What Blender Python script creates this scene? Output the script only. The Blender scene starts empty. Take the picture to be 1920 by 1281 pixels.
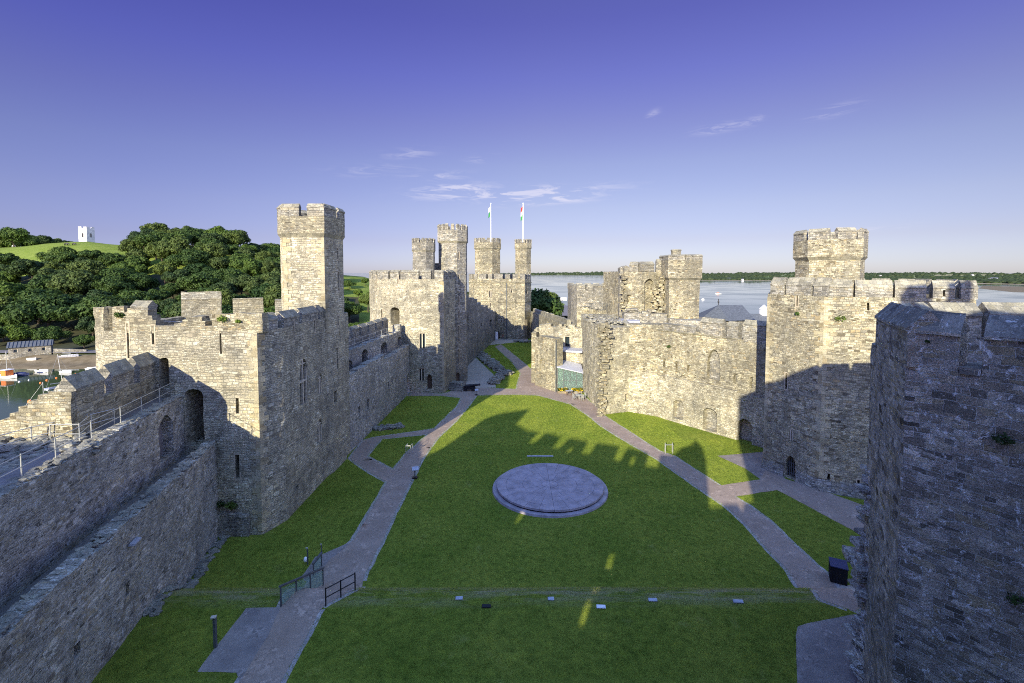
import bpy, bmesh, math, random
from mathutils import Vector, Matrix, noise
R = math.radians
random.seed(7)
SC = bpy.context.scene
C = SC.collection
# ---------------------------------------------------------------- camera
FPX, CX, CY, EYE, PIT = 900.0, 960.0, 559.0, 20.0, R(3.0)
cam_d = bpy.data.cameras.new('camera'); cam = bpy.data.objects.new('camera', cam_d); C.objects.link(cam)
cam_d.sensor_width = 36.0; cam_d.lens = 36.0*FPX/1920.0
cam_d.shift_y = -(640.5-CY)/1920.0
cam_d.clip_start = 0.1; cam_d.clip_end = 60000
cam.location = (0, 0, EYE); cam.rotation_euler = (R(90)-PIT, 0, 0)
SC.camera = cam
# ---------------------------------------------------------------- light
SUN_EL, SUN_AZ = R(18.3), R(20.7)          # light travels towards +Y, swung to +X
SUNV = Vector((math.sin(SUN_AZ)*math.cos(SUN_EL), math.cos(SUN_AZ)*math.cos(SUN_EL), -math.sin(SUN_EL)))
TEL = math.tan(SUN_EL)
ld = bpy.data.lights.new('sun', 'SUN'); ld.energy = 4.9; ld.angle = R(0.5); ld.color = (1.0, 0.91, 0.74)
sun = bpy.data.objects.new('sun', ld); C.objects.link(sun)
sun.rotation_euler = SUNV.to_track_quat('-Z', 'Y').to_euler(); sun.location = (-30, -60, 60)
W = bpy.data.worlds.new('World'); SC.world = W; W.use_nodes = True
EXPO, SKYK = 1.0, 1.0
def setup_world():
    nt = W.node_tree; nt.nodes.clear()
    N, L = nt.nodes.new, nt.links.new
    out = N('ShaderNodeOutputWorld'); bg = N('ShaderNodeBackground'); bg.inputs['Strength'].default_value = 0.12
    sky = N('ShaderNodeTexSky'); sky.sky_type = 'NISHITA'; sky.sun_disc = False
    sky.sun_elevation = SUN_EL; sky.sun_rotation = R(200.7)
    sky.altitude = 0; sky.air_density = 1.0; sky.dust_density = 0.25; sky.ozone_density = 4.0
    tint = N('ShaderNodeMix'); tint.data_type = 'RGBA'; tint.blend_type = 'MULTIPLY'; tint.inputs[0].default_value = 1.0
    tc0 = N('ShaderNodeTexCoord'); sp0 = N('ShaderNodeSeparateXYZ'); L(tc0.outputs['Generated'], sp0.inputs[0])
    as0 = N('ShaderNodeMath'); as0.operation = 'ARCSINE'; L(sp0.outputs[2], as0.inputs[0])
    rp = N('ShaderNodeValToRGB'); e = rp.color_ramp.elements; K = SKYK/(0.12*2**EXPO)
    st = [(0.0, (.110, .108, .150)), (.02, (.113, .105, .144)), (.065, (.126, .094, .114)), (.13, (.150, .101, .109)), (.215, (.160, .102, .111)), (.29, (.153, .091, .115)), (.375, (.136, .079, .128)), (.47, (.121, .068, .127)), (.58, (.121, .070, .127)), (.85, (.45, .41, .42))]  # last stop lifts the unseen zenith as added fill light
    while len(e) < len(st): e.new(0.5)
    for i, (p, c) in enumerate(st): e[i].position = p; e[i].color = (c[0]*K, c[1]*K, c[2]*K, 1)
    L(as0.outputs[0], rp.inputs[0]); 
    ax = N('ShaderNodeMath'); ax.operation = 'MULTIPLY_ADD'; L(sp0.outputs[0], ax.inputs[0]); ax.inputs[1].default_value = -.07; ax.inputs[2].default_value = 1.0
    # unseen sky behind the viewpoint, brightened as added fill for shaded walls
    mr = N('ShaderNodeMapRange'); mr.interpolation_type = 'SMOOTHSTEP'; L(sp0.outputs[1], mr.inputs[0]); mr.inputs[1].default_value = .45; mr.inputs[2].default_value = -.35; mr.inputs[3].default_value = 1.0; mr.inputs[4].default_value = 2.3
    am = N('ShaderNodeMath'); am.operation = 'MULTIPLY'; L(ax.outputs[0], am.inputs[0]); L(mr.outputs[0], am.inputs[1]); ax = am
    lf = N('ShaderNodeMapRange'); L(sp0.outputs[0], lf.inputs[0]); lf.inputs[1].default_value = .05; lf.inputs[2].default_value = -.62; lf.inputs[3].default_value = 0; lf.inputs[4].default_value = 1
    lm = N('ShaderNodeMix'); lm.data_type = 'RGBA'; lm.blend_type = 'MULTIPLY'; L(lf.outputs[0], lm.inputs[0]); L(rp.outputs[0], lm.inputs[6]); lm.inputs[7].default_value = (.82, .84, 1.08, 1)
    vm = N('ShaderNodeVectorMath'); vm.operation = 'SCALE'; L(lm.outputs[2], vm.inputs[0]); mx2 = N('ShaderNodeMapRange'); mx2.interpolation_type = 'SMOOTHSTEP'; L(sp0.outputs[0], mx2.inputs[0]); mx2.inputs[1].default_value = .74; mx2.inputs[2].default_value = .92; mx2.inputs[3].default_value = 1.0; mx2.inputs[4].default_value = 3.6  # sky beyond the right edge of view boosted to fill shaded walls
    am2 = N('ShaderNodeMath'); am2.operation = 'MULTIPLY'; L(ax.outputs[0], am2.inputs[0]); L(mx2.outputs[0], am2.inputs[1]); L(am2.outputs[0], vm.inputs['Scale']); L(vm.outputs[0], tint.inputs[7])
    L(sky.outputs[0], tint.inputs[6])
    # thin wisps of cirrus, placed by direction
    tc = N('ShaderNodeTexCoord'); sep = N('ShaderNodeSeparateXYZ'); L(tc.outputs['Generated'], sep.inputs[0])
    at = N('ShaderNodeMath'); at.operation = 'ARCTAN2'; L(sep.outputs[0], at.inputs[0]); L(sep.outputs[1], at.inputs[1])
    el = N('ShaderNodeMath'); el.operation = 'ARCSINE'; L(sep.outputs[2], el.inputs[0])
    cmb = N('ShaderNodeCombineXYZ'); L(at.outputs[0], cmb.inputs[0]); L(el.outputs[0], cmb.inputs[1])
    total = None
    def mth(op, a, b=None, c=None):
        n = N('ShaderNodeMath'); n.operation = op
        for i, v in enumerate((a, b, c)):
            if v is None: continue
            if isinstance(v, (int, float)): n.inputs[i].default_value = v
            else: L(v, n.inputs[i])
        return n.outputs[0]
    mp = N('ShaderNodeMapping'); mp.inputs['Scale'].default_value = (9, 55, 1); mp.inputs['Rotation'].default_value = (0, 0, R(-6))
    L(cmb.outputs[0], mp.inputs[0])
    nz = N('ShaderNodeTexNoise'); nz.inputs['Scale'].default_value = 1.6; nz.inputs['Detail'].default_value = 8; nz.inputs['Roughness'].default_value = 0.62; nz.inputs['Distortion'].default_value = 1.0
    L(mp.outputs[0], nz.inputs[0])
    ns = mth('MULTIPLY', mth('MAXIMUM', mth('SUBTRACT', nz.outputs[0], 0.47), 0.0), 4.2)
    # (azimuth px, elevation px, half width, half height, strength)
    for (px, py, hw, hh, st) in ((850, 357, 60, 10, 1.3), (985, 362, 120, 9, 1.7), (1030, 375, 75, 7, 1.4), (1350, 240, 40, 7, .6), (1565, 208, 40, 8, .5), (1225, 214, 10, 6, .5), (770, 288, 40, 8, .4), (830, 330, 50, 7, .5), (900, 298, 22, 6, .6), (700, 320, 70, 10, .25), (1410, 228, 18, 6, .7), (1640, 428, 60, 5, .35)):
        x = (px-CX)/FPX; k = (CY-py)/FPX
        dy = math.cos(PIT)+k*math.sin(PIT); dz = k*math.cos(PIT)-math.sin(PIT)
        a0 = math.atan2(x, dy); e0 = math.atan2(dz, math.hypot(x, dy))
        sa = hw/FPX*math.cos(a0)**2; se = hh/FPX*math.cos(a0)
        da = mth('DIVIDE', mth('SUBTRACT', at.outputs[0], a0), sa)
        de = mth('DIVIDE', mth('SUBTRACT', mth('SUBTRACT', el.outputs[0], e0), mth('MULTIPLY', da, se*0.5)), se)
        g = mth('POWER', 2.718, mth('MULTIPLY', mth('ADD', mth('MULTIPLY', da, da), mth('MULTIPLY', de, de)), -1.0))
        g = mth('MULTIPLY', g, st)
        total = g if total is None else mth('ADD', total, g)
    fac = mth('MINIMUM', mth('MULTIPLY', ns, total), 0.55)
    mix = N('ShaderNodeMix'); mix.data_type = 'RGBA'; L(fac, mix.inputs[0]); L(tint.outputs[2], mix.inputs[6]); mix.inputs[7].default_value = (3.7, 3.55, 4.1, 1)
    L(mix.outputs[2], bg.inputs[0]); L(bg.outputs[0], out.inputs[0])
setup_world()
SC.view_settings.view_transform = 'Standard'; SC.view_settings.look = 'None'
SC.view_settings.exposure = EXPO; SC.view_settings.gamma = 1.0; SC.view_settings.use_curve_mapping = False
SC.cycles.use_denoising = False; SC.cycles.pixel_filter_type = 'BLACKMAN_HARRIS'; SC.cycles.filter_width = 1.05
SC.cycles.max_bounces = 6; SC.cycles.diffuse_bounces = 3; SC.cycles.glossy_bounces = 3; SC.cycles.transparent_max_bounces = 8
SC.cycles.sample_clamp_indirect = 6
# ---------------------------------------------------------------- projection helpers (photograph pixels, 1920 wide)
cp, sp = math.cos(PIT), math.sin(PIT)
def ray(px, py):
    k = (CY-py)/FPX; x = (px-CX)/FPX
    dy = cp+k*sp; dz = k*cp-sp
    return Vector((x/dy, 1.0, dz/dy))
def P(px, py, Y):
    r = ray(px, py); return Vector((r.x*Y, Y, EYE+r.z*Y))
def zrow(py, Y):                       # height seen at row py at depth Y
    return EYE+ray(CX, py).z*Y
def sstep(a, b, x):
    t = max(0.0, min(1.0, (x-a)/(b-a))); return t*t*(3-2*t)
def gz(x, y):                          # lawn level
    return 1.5*(1.0-sstep(26.9, 29.8, y)) + 0.10*(noise.noise(Vector((x*.06, y*.06, 3.1))))
def G(px, py, lift=0.0):
    r = ray(px, py); z = 0.0
    for i in range(12):
        Y = (z-EYE)/r.z; z = z*.4+.6*gz(r.x*Y, Y)
    return Vector((r.x*Y, Y, gz(r.x*Y, Y)+lift))
def Z(px, py, z):
    r = ray(px, py); Y = (z-EYE)/r.z; return Vector((r.x*Y, Y, z))
def onwall(A, B, px, py):              # pixel -> (s along A->B, z) on the upright plane through A, B
    r = ray(px, py); dx, dy = B[0]-A[0], B[1]-A[1]; ln = math.hypot(dx, dy); ux, uy = dx/ln, dy/ln
    # A + s*u = t*r
    det = ux*(-1.0)-uy*(-r.x)
    s = (-A[0]*(-1.0) - (-A[1])*(-r.x))/det
    t = A[1]+s*uy
    return s, EYE+r.z*t
# ---------------------------------------------------------------- materials
def mat(name):
    m = bpy.data.materials.new(name); m.use_nodes = True; nt = m.node_tree
    b = nt.nodes['Principled BSDF']; b.inputs['Roughness'].default_value = 0.9
    b.inputs['Specular IOR Level'].default_value = 0.2
    return m, nt, b
def nn(nt, t, **kw):
    n = nt.nodes.new('ShaderNode'+t)
    for k, v in kw.items():
        if k in ('operation', 'blend_type', 'data_type', 'feature', 'noise_dimensions', 'distance'): setattr(n, k, v)
    return n
def col(c, k=1.0): return (c[0]*k, c[1]*k, c[2]*k, 1)
def ramp(nt, src, stops):
    r = nt.nodes.new('ShaderNodeValToRGB'); e = r.color_ramp.elements
    while len(e) < len(stops): e.new(0.5)
    for i, (p, c) in enumerate(stops): e[i].position = p; e[i].color = c if len(c) == 4 else col(c)
    nt.links.new(src, r.inputs[0]); return r.outputs[0]
def mixc(nt, f, a, b, mode='MIX'):
    m = nn(nt, 'Mix', data_type='RGBA', blend_type=mode)
    for i, v in ((0, f), (6, a), (7, b)):
        if hasattr(v, 'links') or isinstance(v, bpy.types.NodeSocket): nt.links.new(v, m.inputs[i])
        else: m.inputs[i].default_value = v
    return m.outputs[2]
def math_(nt, op, a, b=0.0):
    m = nn(nt, 'Math', operation=op)
    for i, v in ((0, a), (1, b)):
        if isinstance(v, bpy.types.NodeSocket): nt.links.new(v, m.inputs[i])
        else: m.inputs[i].default_value = v
    return m.outputs[0]
def noi(nt, vec, scale, detail=4, rough=.55, dist=0.0):
    n = nn(nt, 'TexNoise'); n.inputs['Scale'].default_value = scale; n.inputs['Detail'].default_value = detail
    n.inputs['Roughness'].default_value = rough; n.inputs['Distortion'].default_value = dist
    if vec is not None: nt.links.new(vec, n.inputs['Vector'])
    return n
def stone(name, pal, mortar=(.30, .28, .24), row=.27, wid=.62, light=1.0, patch=(.13, .12, .10), patch_amt=.75, bump=.05, lichen=0.0, mort=.018, warp=.26):
    m, nt, b = mat(name); L = nt.links.new
    tc = nn(nt, 'TexCoord'); uv = tc.outputs['UV']; ob = nn(nt, 'NewGeometry').outputs['Position']
    w1 = noi(nt, uv, .9, 2); w2 = noi(nt, uv, 5.0, 2)
    def off(n, k):
        s = nn(nt, 'VectorMath', operation='SUBTRACT'); L(n.outputs['Color'], s.inputs[0]); s.inputs[1].default_value = (.5, .5, .5)
        c = nn(nt, 'VectorMath', operation='SCALE'); L(s.outputs[0], c.inputs[0]); c.inputs['Scale'].default_value = k; return c.outputs[0]
    a1 = nn(nt, 'VectorMath', operation='ADD'); L(uv, a1.inputs[0]); L(off(w1, warp), a1.inputs[1])
    a2 = nn(nt, 'VectorMath', operation='ADD'); L(a1.outputs[0], a2.inputs[0]); L(off(w2, warp*.3), a2.inputs[1])
    V = a2.outputs[0]
    def brick(row, wid, o):
        n = nn(nt, 'TexBrick'); n.inputs['Scale'].default_value = 1.0; n.inputs['Row Height'].default_value = row
        n.inputs['Brick Width'].default_value = wid; n.inputs['Mortar Size'].default_value = mort; n.inputs['Mortar Smooth'].default_value = .35
        n.inputs['Bias'].default_value = 0.0; n.offset = o; n.squash = .62; n.squash_frequency = 3; n.offset_frequency = 2
        n.inputs['Color1'].default_value = (0, 0, 0, 1); n.inputs['Color2'].default_value = (1, 1, 1, 1); n.inputs['Mortar'].default_value = (.5, .5, .5, 1)
        L(V, n.inputs['Vector']); return n
    bA, bB, bC = brick(row, wid, .47), brick(row*.62, wid*.7, .38), brick(row*1.55, wid*1.25, .55)
    # patches of different coursing
    sc = nn(nt, 'Mapping'); sc.inputs['Scale'].default_value = (.25, .8, .25); L(uv, sc.inputs[0])
    pn = noi(nt, sc.outputs[0], .9, 1)
    f1 = math_(nt, 'GREATER_THAN', pn.outputs[0], .50); f2 = math_(nt, 'GREATER_THAN', noi(nt, sc.outputs[0], 1.7, 1).outputs[0], .60)
    rnd = mixc(nt, f2, mixc(nt, f1, bA.outputs['Color'], bB.outputs['Color']), bC.outputs['Color'])
    mo = nn(nt, 'Mix', data_type='FLOAT'); L(f1, mo.inputs[0]); L(bA.outputs['Fac'], mo.inputs[2]); L(bB.outputs['Fac'], mo.inputs[3])
    mo2 = nn(nt, 'Mix', data_type='FLOAT'); L(f2, mo2.inputs[0]); L(mo.outputs[0], mo2.inputs[2]); L(bC.outputs['Fac'], mo2.inputs[3])
    fac = mo2.outputs[0]
    n_ = len(pal); cols = ramp(nt, rnd, [(i/(n_-1), p) for i, p in enumerate(pal)])
    fine = noi(nt, ob, 14, 6, .7); mid = noi(nt, ob, 1.3, 5, .65); big = noi(nt, ob, .16, 4, .6)
    c = mixc(nt, math_(nt, 'MULTIPLY', fac, .75), cols, col(mortar))
    c = mixc(nt, 1.0, c, ramp(nt, fine.outputs[0], [(.28, (.50, .50, .50)), (.72, (1.45, 1.45, 1.42))]), 'MULTIPLY')
    c = mixc(nt, 1.0, c, ramp(nt, mid.outputs[0], [(.3, (.70, .70, .72)), (.52, (1, 1, 1)), (.75, (1.18, 1.16, 1.10))]), 'MULTIPLY')
    c = mixc(nt, 1.0, c, ramp(nt, noi(nt, ob, .55, 6, .72).outputs[0], [(.34, (.68, .69, .72)), (.50, (1, 1, 1)), (.70, (1.14, 1.12, 1.07))]), 'MULTIPLY')
    c = mixc(nt, 1.0, c, ramp(nt, noi(nt, ob, 45, 3, .8).outputs[0], [(.3, (.66,)*3), (.7, (1.36,)*3)]), 'MULTIPLY')
    c = mixc(nt, ramp(nt, big.outputs[0], [(.40, (0, 0, 0)), (.62, (patch_amt,)*3)]), c, mixc(nt, .6, c, col(patch)))
    # rain streaks: stretched noise
    st = nn(nt, 'Mapping'); st.inputs['Scale'].default_value = (1.3, .10, 1.3); L(uv, st.inputs[0]); sn = noi(nt, st.outputs[0], 1.0, 4, .6)
    c = mixc(nt, 1.0, c, ramp(nt, sn.outputs[0], [(.30, (.80, .80, .82)), (.50, (1, 1, 1)), (.72, (1.08, 1.06, 1.03))]), 'MULTIPLY')
    if lichen > 0:
        ln = noi(nt, ob, 4.2, 7, .75, .6)
        c = mixc(nt, ramp(nt, ln.outputs[0], [(.57, (0, 0, 0)), (.62, (lichen,)*3)]), c, (.50, .50, .50, 1))
    c = mixc(nt, 1.0, c, (light*1.06, light*1.10, light*1.03, 1), 'MULTIPLY')
    L(c, b.inputs['Base Color'])
    h = math_(nt, 'ADD', math_(nt, 'MULTIPLY', fac, -1.0), math_(nt, 'ADD', math_(nt, 'MULTIPLY', fine.outputs[0], .9), math_(nt, 'MULTIPLY', rnd, .45)))
    bp = nn(nt, 'Bump'); bp.inputs['Strength'].default_value = 1.0; bp.inputs['Distance'].default_value = bump; L(h, bp.inputs['Height']); L(bp.outputs[0], b.inputs['Normal'])
    return m
BUFF = [(.10, .08, .05), (.35, .30, .20), (.26, .23, .16), (.56, .50, .35), (.30, .27, .21), (.50, .45, .33), (.40, .30, .16)]
GREY = [(.10, .095, .085), (.24, .22, .19), (.31, .29, .25), (.40, .37, .32), (.19, .175, .15), (.34, .30, .23), (.26, .22, .16)]
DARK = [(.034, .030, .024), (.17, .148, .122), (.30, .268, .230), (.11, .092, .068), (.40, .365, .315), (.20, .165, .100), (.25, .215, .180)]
M_ = {}
M_['buff'] = stone('stone_buff', BUFF, light=1.08, mort=.020, row=.21, wid=.46, mortar=(.20, .17, .12), bump=.09)
M_['pale'] = stone('stone_pale', [(.20, .17, .12), (.52, .46, .33), (.42, .37, .27), (.70, .65, .51), (.40, .34, .24), (.60, .54, .41), (.50, .42, .27)], light=1.0, row=.20, wid=.44, mortar=(.22, .19, .14), mort=.020, bump=.09)
M_['grey'] = stone('stone_grey', GREY, light=1.25, row=.22, wid=.48, mortar=(.15, .135, .11), bump=.09)
M_['rubble'] = stone('stone_rubble_coursed', [(.07, .065, .055), (.25, .23, .20), (.35, .325, .285), (.54, .51, .46), (.16, .14, .12), (.31, .26, .18), (.44, .41, .37)], row=.17, wid=.40, mort=.026, bump=.11, lichen=.6, light=1.4)
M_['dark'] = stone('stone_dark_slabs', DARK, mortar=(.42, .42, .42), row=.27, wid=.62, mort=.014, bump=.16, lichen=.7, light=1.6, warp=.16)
M_['cope'] = stone('coping_stone', [(.20, .18, .13), (.32, .29, .21), (.40, .36, .27), (.26, .24, .19)], row=.55, wid=.75, mort=.02, lichen=.25, light=.95, bump=.05)
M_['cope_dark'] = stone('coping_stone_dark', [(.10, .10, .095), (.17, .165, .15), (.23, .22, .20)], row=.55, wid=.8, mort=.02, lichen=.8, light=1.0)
M_['brown'] = stone('stone_brown', [(.20, .15, .09), (.34, .26, .16), (.40, .31, .19), (.27, .23, .17)], row=.30, wid=.6)
M_['loose'] = stone('loose_rubble', [(.16, .15, .13), (.40, .37, .30), (.30, .28, .24)], row=.4, wid=.7, mort=.01, bump=.08)
def plain(name, c, rough=.7, metal=0.0, vary=.25, scale=6.0, bump=0.0, spec=.3):
    m, nt, b = mat(name); ob = nn(nt, 'NewGeometry').outputs['Position']
    n = noi(nt, ob, scale, 4)
    cc = mixc(nt, 1.0, col(c), ramp(nt, n.outputs[0], [(.3, (1-vary,)*3), (.7, (1+vary,)*3)]), 'MULTIPLY')
    nt.links.new(cc, b.inputs['Base Color']); b.inputs['Roughness'].default_value = rough; b.inputs['Metallic'].default_value = metal
    b.inputs['Specular IOR Level'].default_value = spec
    if bump:
        bp = nn(nt, 'Bump'); bp.inputs['Distance'].default_value = bump; nt.links.new(n.outputs[0], bp.inputs['Height']); nt.links.new(bp.outputs[0], b.inputs['Normal'])
    return m
def grass_mat(name, a, b_, dry, dryamt=.5):
    m, nt, b = mat(name); L = nt.links.new; ob = nn(nt, 'NewGeometry').outputs['Position']
    n1 = noi(nt, ob, .22, 5, .6); n2 = noi(nt, ob, 2.2, 6, .75); n3 = noi(nt, ob, 22, 3, .8)
    c = mixc(nt, ramp(nt, n1.outputs[0], [(.3, (0, 0, 0)), (.7, (1, 1, 1))]), col(a), col(b_))
    c = mixc(nt, 1.0, c, ramp(nt, n2.outputs[0], [(.28, (.48, .55, .5)), (.5, (1, 1, 1)), (.75, (1.45, 1.35, 1.2))]), 'MULTIPLY')
    c = mixc(nt, 1.0, c, ramp(nt, n3.outputs[0], [(.3, (.68, .72, .68)), (.7, (1.35, 1.30, 1.22))]), 'MULTIPLY')
    # worn crest of the bank (a strip of dry trodden grass) 
    sx = nn(nt, 'SeparateXYZ'); L(ob, sx.inputs[0])
    d = math_(nt, 'ABSOLUTE', math_(nt, 'SUBTRACT', sx.outputs[1], 27.1))
    band = ramp(nt, math_(nt, 'DIVIDE', d, 1.6), [(0, (1, 1, 1)), (1, (0, 0, 0))])
    sm = nn(nt, 'Mapping'); sm.inputs['Scale'].default_value = (.25, 1.6, 1); L(ob, sm.inputs[0])
    wn = ramp(nt, noi(nt, sm.outputs[0], 1.2, 5, .7).outputs[0], [(.42, (0, 0, 0)), (.62, (dryamt,)*3)])
    c = mixc(nt, mixc(nt, 1.0, band, wn, 'MULTIPLY'), c, col(dry))
    pn = ramp(nt, noi(nt, ob, .55, 5, .7).outputs[0], [(.60, (0, 0, 0)), (.78, (.35,)*3)])
    c = mixc(nt, pn, c, col(dry, .7))
    L(c, b.inputs['Base Color']); b.inputs['Roughness'].default_value = 1.0; b.inputs['Specular IOR Level'].default_value = .05
    bp = nn(nt, 'Bump'); bp.inputs['Distance'].default_value = .16
    L(math_(nt, 'ADD', n3.outputs[0], math_(nt, 'MULTIPLY', n2.outputs[0], 1.2)), bp.inputs['Height']); L(bp.outputs[0], b.inputs['Normal'])
    return m
M_['grass'] = grass_mat('lawn_grass', (.190, .262, .036), (.290, .345, .055), (.50, .45, .26), 1.0)
M_['blade'] = grass_mat('grass_blades', (.225, .312, .048), (.365, .420, .074), (.52, .46, .27), .9)
M_['meadow'] = grass_mat('meadow_grass', (.14, .20, .03), (.20, .25, .06), (.24, .25, .09))
def path_mat(name, a, b_, edge=0.5):
    m, nt, b = mat(name); L = nt.links.new; ob = nn(nt, 'NewGeometry').outputs['Position']
    n1 = noi(nt, ob, .5, 5, .65); n2 = noi(nt, ob, 30, 3, .8)
    vo = nn(nt, 'TexVoronoi'); vo.inputs['Scale'].default_value = 6.5; L(ob, vo.inputs['Vector'])
    c = mixc(nt, ramp(nt, n1.outputs[0], [(.35, (0, 0, 0)), (.65, (1, 1, 1))]), col(a), col(b_))
    c = mixc(nt, 1.0, c, ramp(nt, n2.outputs[0], [(.3, (.68,)*3), (.7, (1.3,)*3)]), 'MULTIPLY')
    c = mixc(nt, ramp(nt, noi(nt, ob, 1.1, 3).outputs[0], [(.50, (0, 0, 0)), (.60, (edge,)*3)]), c, mixc(nt, 1.0, c, ramp(nt, vo.outputs['Color'], [(0, (.6,)*3), (1, (1.6,)*3)]), 'MULTIPLY'))
    L(c, b.inputs['Base Color'])
    bp = nn(nt, 'Bump'); bp.inputs['Distance'].default_value = .02; L(n2.outputs[0], bp.inputs['Height']); L(bp.outputs[0], b.inputs['Normal'])
    return m
M_['path'] = path_mat('tarmac_and_stone_path', (.27, .205, .150), (.34, .265, .20), .9)
M_['cobble'] = path_mat('cobble_edge', (.19, .165, .145), (.30, .26, .22), 1.0)
M_['gravel'] = path_mat('gravel', (.36, .31, .24), (.42, .37, .29), .1)
M_['mud'] = path_mat('river_mud', (.13, .10, .05), (.20, .16, .09), .2)
M_['floor'] = path_mat('shaded_wood_floor', (.035, .040, .018), (.060, .060, .028), .2)  # dark floor colour carries the shade of the trees
M_['walk'] = path_mat('wall_walk_paving', (.15, .14, .13), (.22, .20, .18), .6)
M_['slate'] = plain('slate_paving', (.30, .265, .275), .6, vary=.28, scale=1.3, spec=.4)
M_['black'] = plain('black_paint', (.012, .012, .014), .5)
M_['iron'] = plain('weathered_iron', (.10, .11, .11), .5, .3)
M_['rail'] = plain('galvanised_rail', (.46, .47, .42), .45, .5, .12)
M_['darkhole'] = plain('dark_backing', (.03, .025, .02), .9)  # near-black colour for the wall behind the cafe glass
M_['white'] = plain('white_paint', (.80, .80, .78), .5, vary=.06)
M_['wood'] = plain('oak_wood', (.10, .07, .045), .8)
M_['blue'] = plain('blue_cover', (.03, .05, .35), .6)
M_['navy'] = plain('navy_paint', (.03, .04, .10), .5)
M_['red'] = plain('red_paint', (.55, .05, .03), .5)
M_['orange'] = plain('orange_plastic', (.75, .20, .04), .45)
M_['green'] = plain('green_cloth', (.05, .30, .06), .8)
M_['lead'] = plain('lead_sheet', (.42, .43, .46), .5, .2)
M_['sroof'] = plain('slate_roof', (.10, .11, .115), .6, vary=.3, scale=3, bump=.03)
M_['stonedress'] = plain('dressed_stone', (.38, .33, .23), .9, vary=.25, scale=4, bump=.02)
M_['winframe'] = plain('window_dressing', (.52, .46, .33), .9, vary=.25, scale=4, bump=.02)
M_['kerb'] = path_mat('kerb_setts', (.42, .38, .34), (.30, .27, .24), 1.0)
M_['whitewash'] = plain('weathered_whitewash', (.60, .58, .53), .9, vary=.18, scale=.8)
M_['skin'] = plain('skin', (.45, .27, .19), .6)
M_['tree_trunk'] = plain('bark', (.07, .055, .04), .9)
def glass(name, c):
    m, nt, b = mat(name); b.inputs['Base Color'].default_value = col(c); b.inputs['Roughness'].default_value = .05
    b.inputs['Transmission Weight'].default_value = .85; b.inputs['IOR'].default_value = 1.3; b.inputs['Specular IOR Level'].default_value = .5
    return m
M_['glass'] = glass('green_tinted_glass', (.55, .75, .66))
M_['pane'] = plain('dark_window_glass', (.02, .03, .035), .08, vary=.1, spec=.6)
def leaf_mat(name, a, b_):
    m, nt, b = mat(name); L = nt.links.new; ge = nn(nt, 'NewGeometry'); oi = nn(nt, 'ObjectInfo')
    n = noi(nt, ge.outputs['Position'], .25, 4, .7); n2 = noi(nt, ge.outputs['Position'], 1.7, 2)
    c = mixc(nt, ramp(nt, n.outputs[0], [(.3, (0, 0, 0)), (.7, (1, 1, 1))]), col(a), col(b_))
    c = mixc(nt, 1.0, c, ramp(nt, n2.outputs[0], [(.3, (.65,)*3), (.7, (1.4,)*3)]), 'MULTIPLY')
    c = mixc(nt, 1.0, c, ramp(nt, oi.outputs['Random'], [(0, (.50, .62, .72)), (.5, (1, 1, 1)), (1, (1.40, 1.32, .95))]), 'MULTIPLY')
    L(c, b.inputs['Base Color']); b.inputs['Roughness'].default_value = .65
    tr = nn(nt, 'BsdfTranslucent'); L(c, tr.inputs[0]); mx = nn(nt, 'MixShader'); mx.inputs[0].default_value = .25
    out = nt.nodes['Material Output']; L(b.outputs[0], mx.inputs[1]); L(tr.outputs[0], mx.inputs[2]); L(mx.outputs[0], out.inputs[0])
    return m
M_['leaf'] = leaf_mat('broadleaf_foliage', (.030, .060, .012), (.070, .115, .022))
M_['leaf3'] = leaf_mat('olive_foliage', (.042, .068, .016), (.082, .118, .030))
M_['leaf2'] = leaf_mat('bright_foliage', (.060, .11, .015), (.12, .17, .03))
M_['leaffar'] = leaf_mat('far_foliage', (.022, .038, .016), (.045, .065, .026))
_bt = M_['blade'].node_tree; _b = _bt.nodes['Principled BSDF']; _c = _b.inputs['Base Color'].links[0].from_socket
_b.inputs['Normal'].links and _bt.links.remove(_b.inputs['Normal'].links[0])
_t = nn(_bt, 'BsdfTranslucent'); _bt.links.new(_c, _t.inputs[0]); _m = nn(_bt, 'MixShader'); _m.inputs[0].default_value = .5
_bt.links.new(_b.outputs[0], _m.inputs[1]); _bt.links.new(_t.outputs[0], _m.inputs[2]); _bt.links.new(_m.outputs[0], _bt.nodes['Material Output'].inputs[0])
M_['flower'] = plain('yellow_flowers', (.75, .50, .03), .7, vary=.5, scale=20)
# ---------------------------------------------------------------- object helpers
def tag(o, label=None, cat=None, group=None, kind=None):
    for k, v in (('label', label), ('category', cat), ('group', group), ('kind', kind)):
        if v: o[k] = v
    return o
def thing(name, label, cat, loc=(0, 0, 0), group=None):
    o = bpy.data.objects.new(name, None); C.objects.link(o); o.location = loc; o.empty_display_size = .3
    return tag(o, label, cat, group)
def attach(o, parent):
    o.parent = parent
    q = parent; off = Vector((0, 0, 0))
    while q is not None: off += (q.location if q.type == 'EMPTY' else Vector((0, 0, 0))); q = q.parent
    o.matrix_parent_inverse = Matrix.Translation(-off) if parent.type == 'EMPTY' else Matrix.Identity(4)
def copy_tree(o, parent=None):
    c = o.copy(); C.objects.link(c)
    if parent is not None: c.parent = parent
    for ch in list(o.children): copy_tree(ch, c)
    return c
def box_uv(bm):
    uvl = bm.loops.layers.uv.verify()
    for f in bm.faces:
        n = f.normal
        if abs(n.z) > .93: t = Vector((1, 0, 0)); b = Vector((0, 1, 0))
        else:
            t = Vector((0, 0, 1)).cross(n).normalized(); b = n.cross(t)
        for l in f.loops: l[uvl].uv = (l.vert.co.dot(t), l.vert.co.dot(b))
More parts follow.
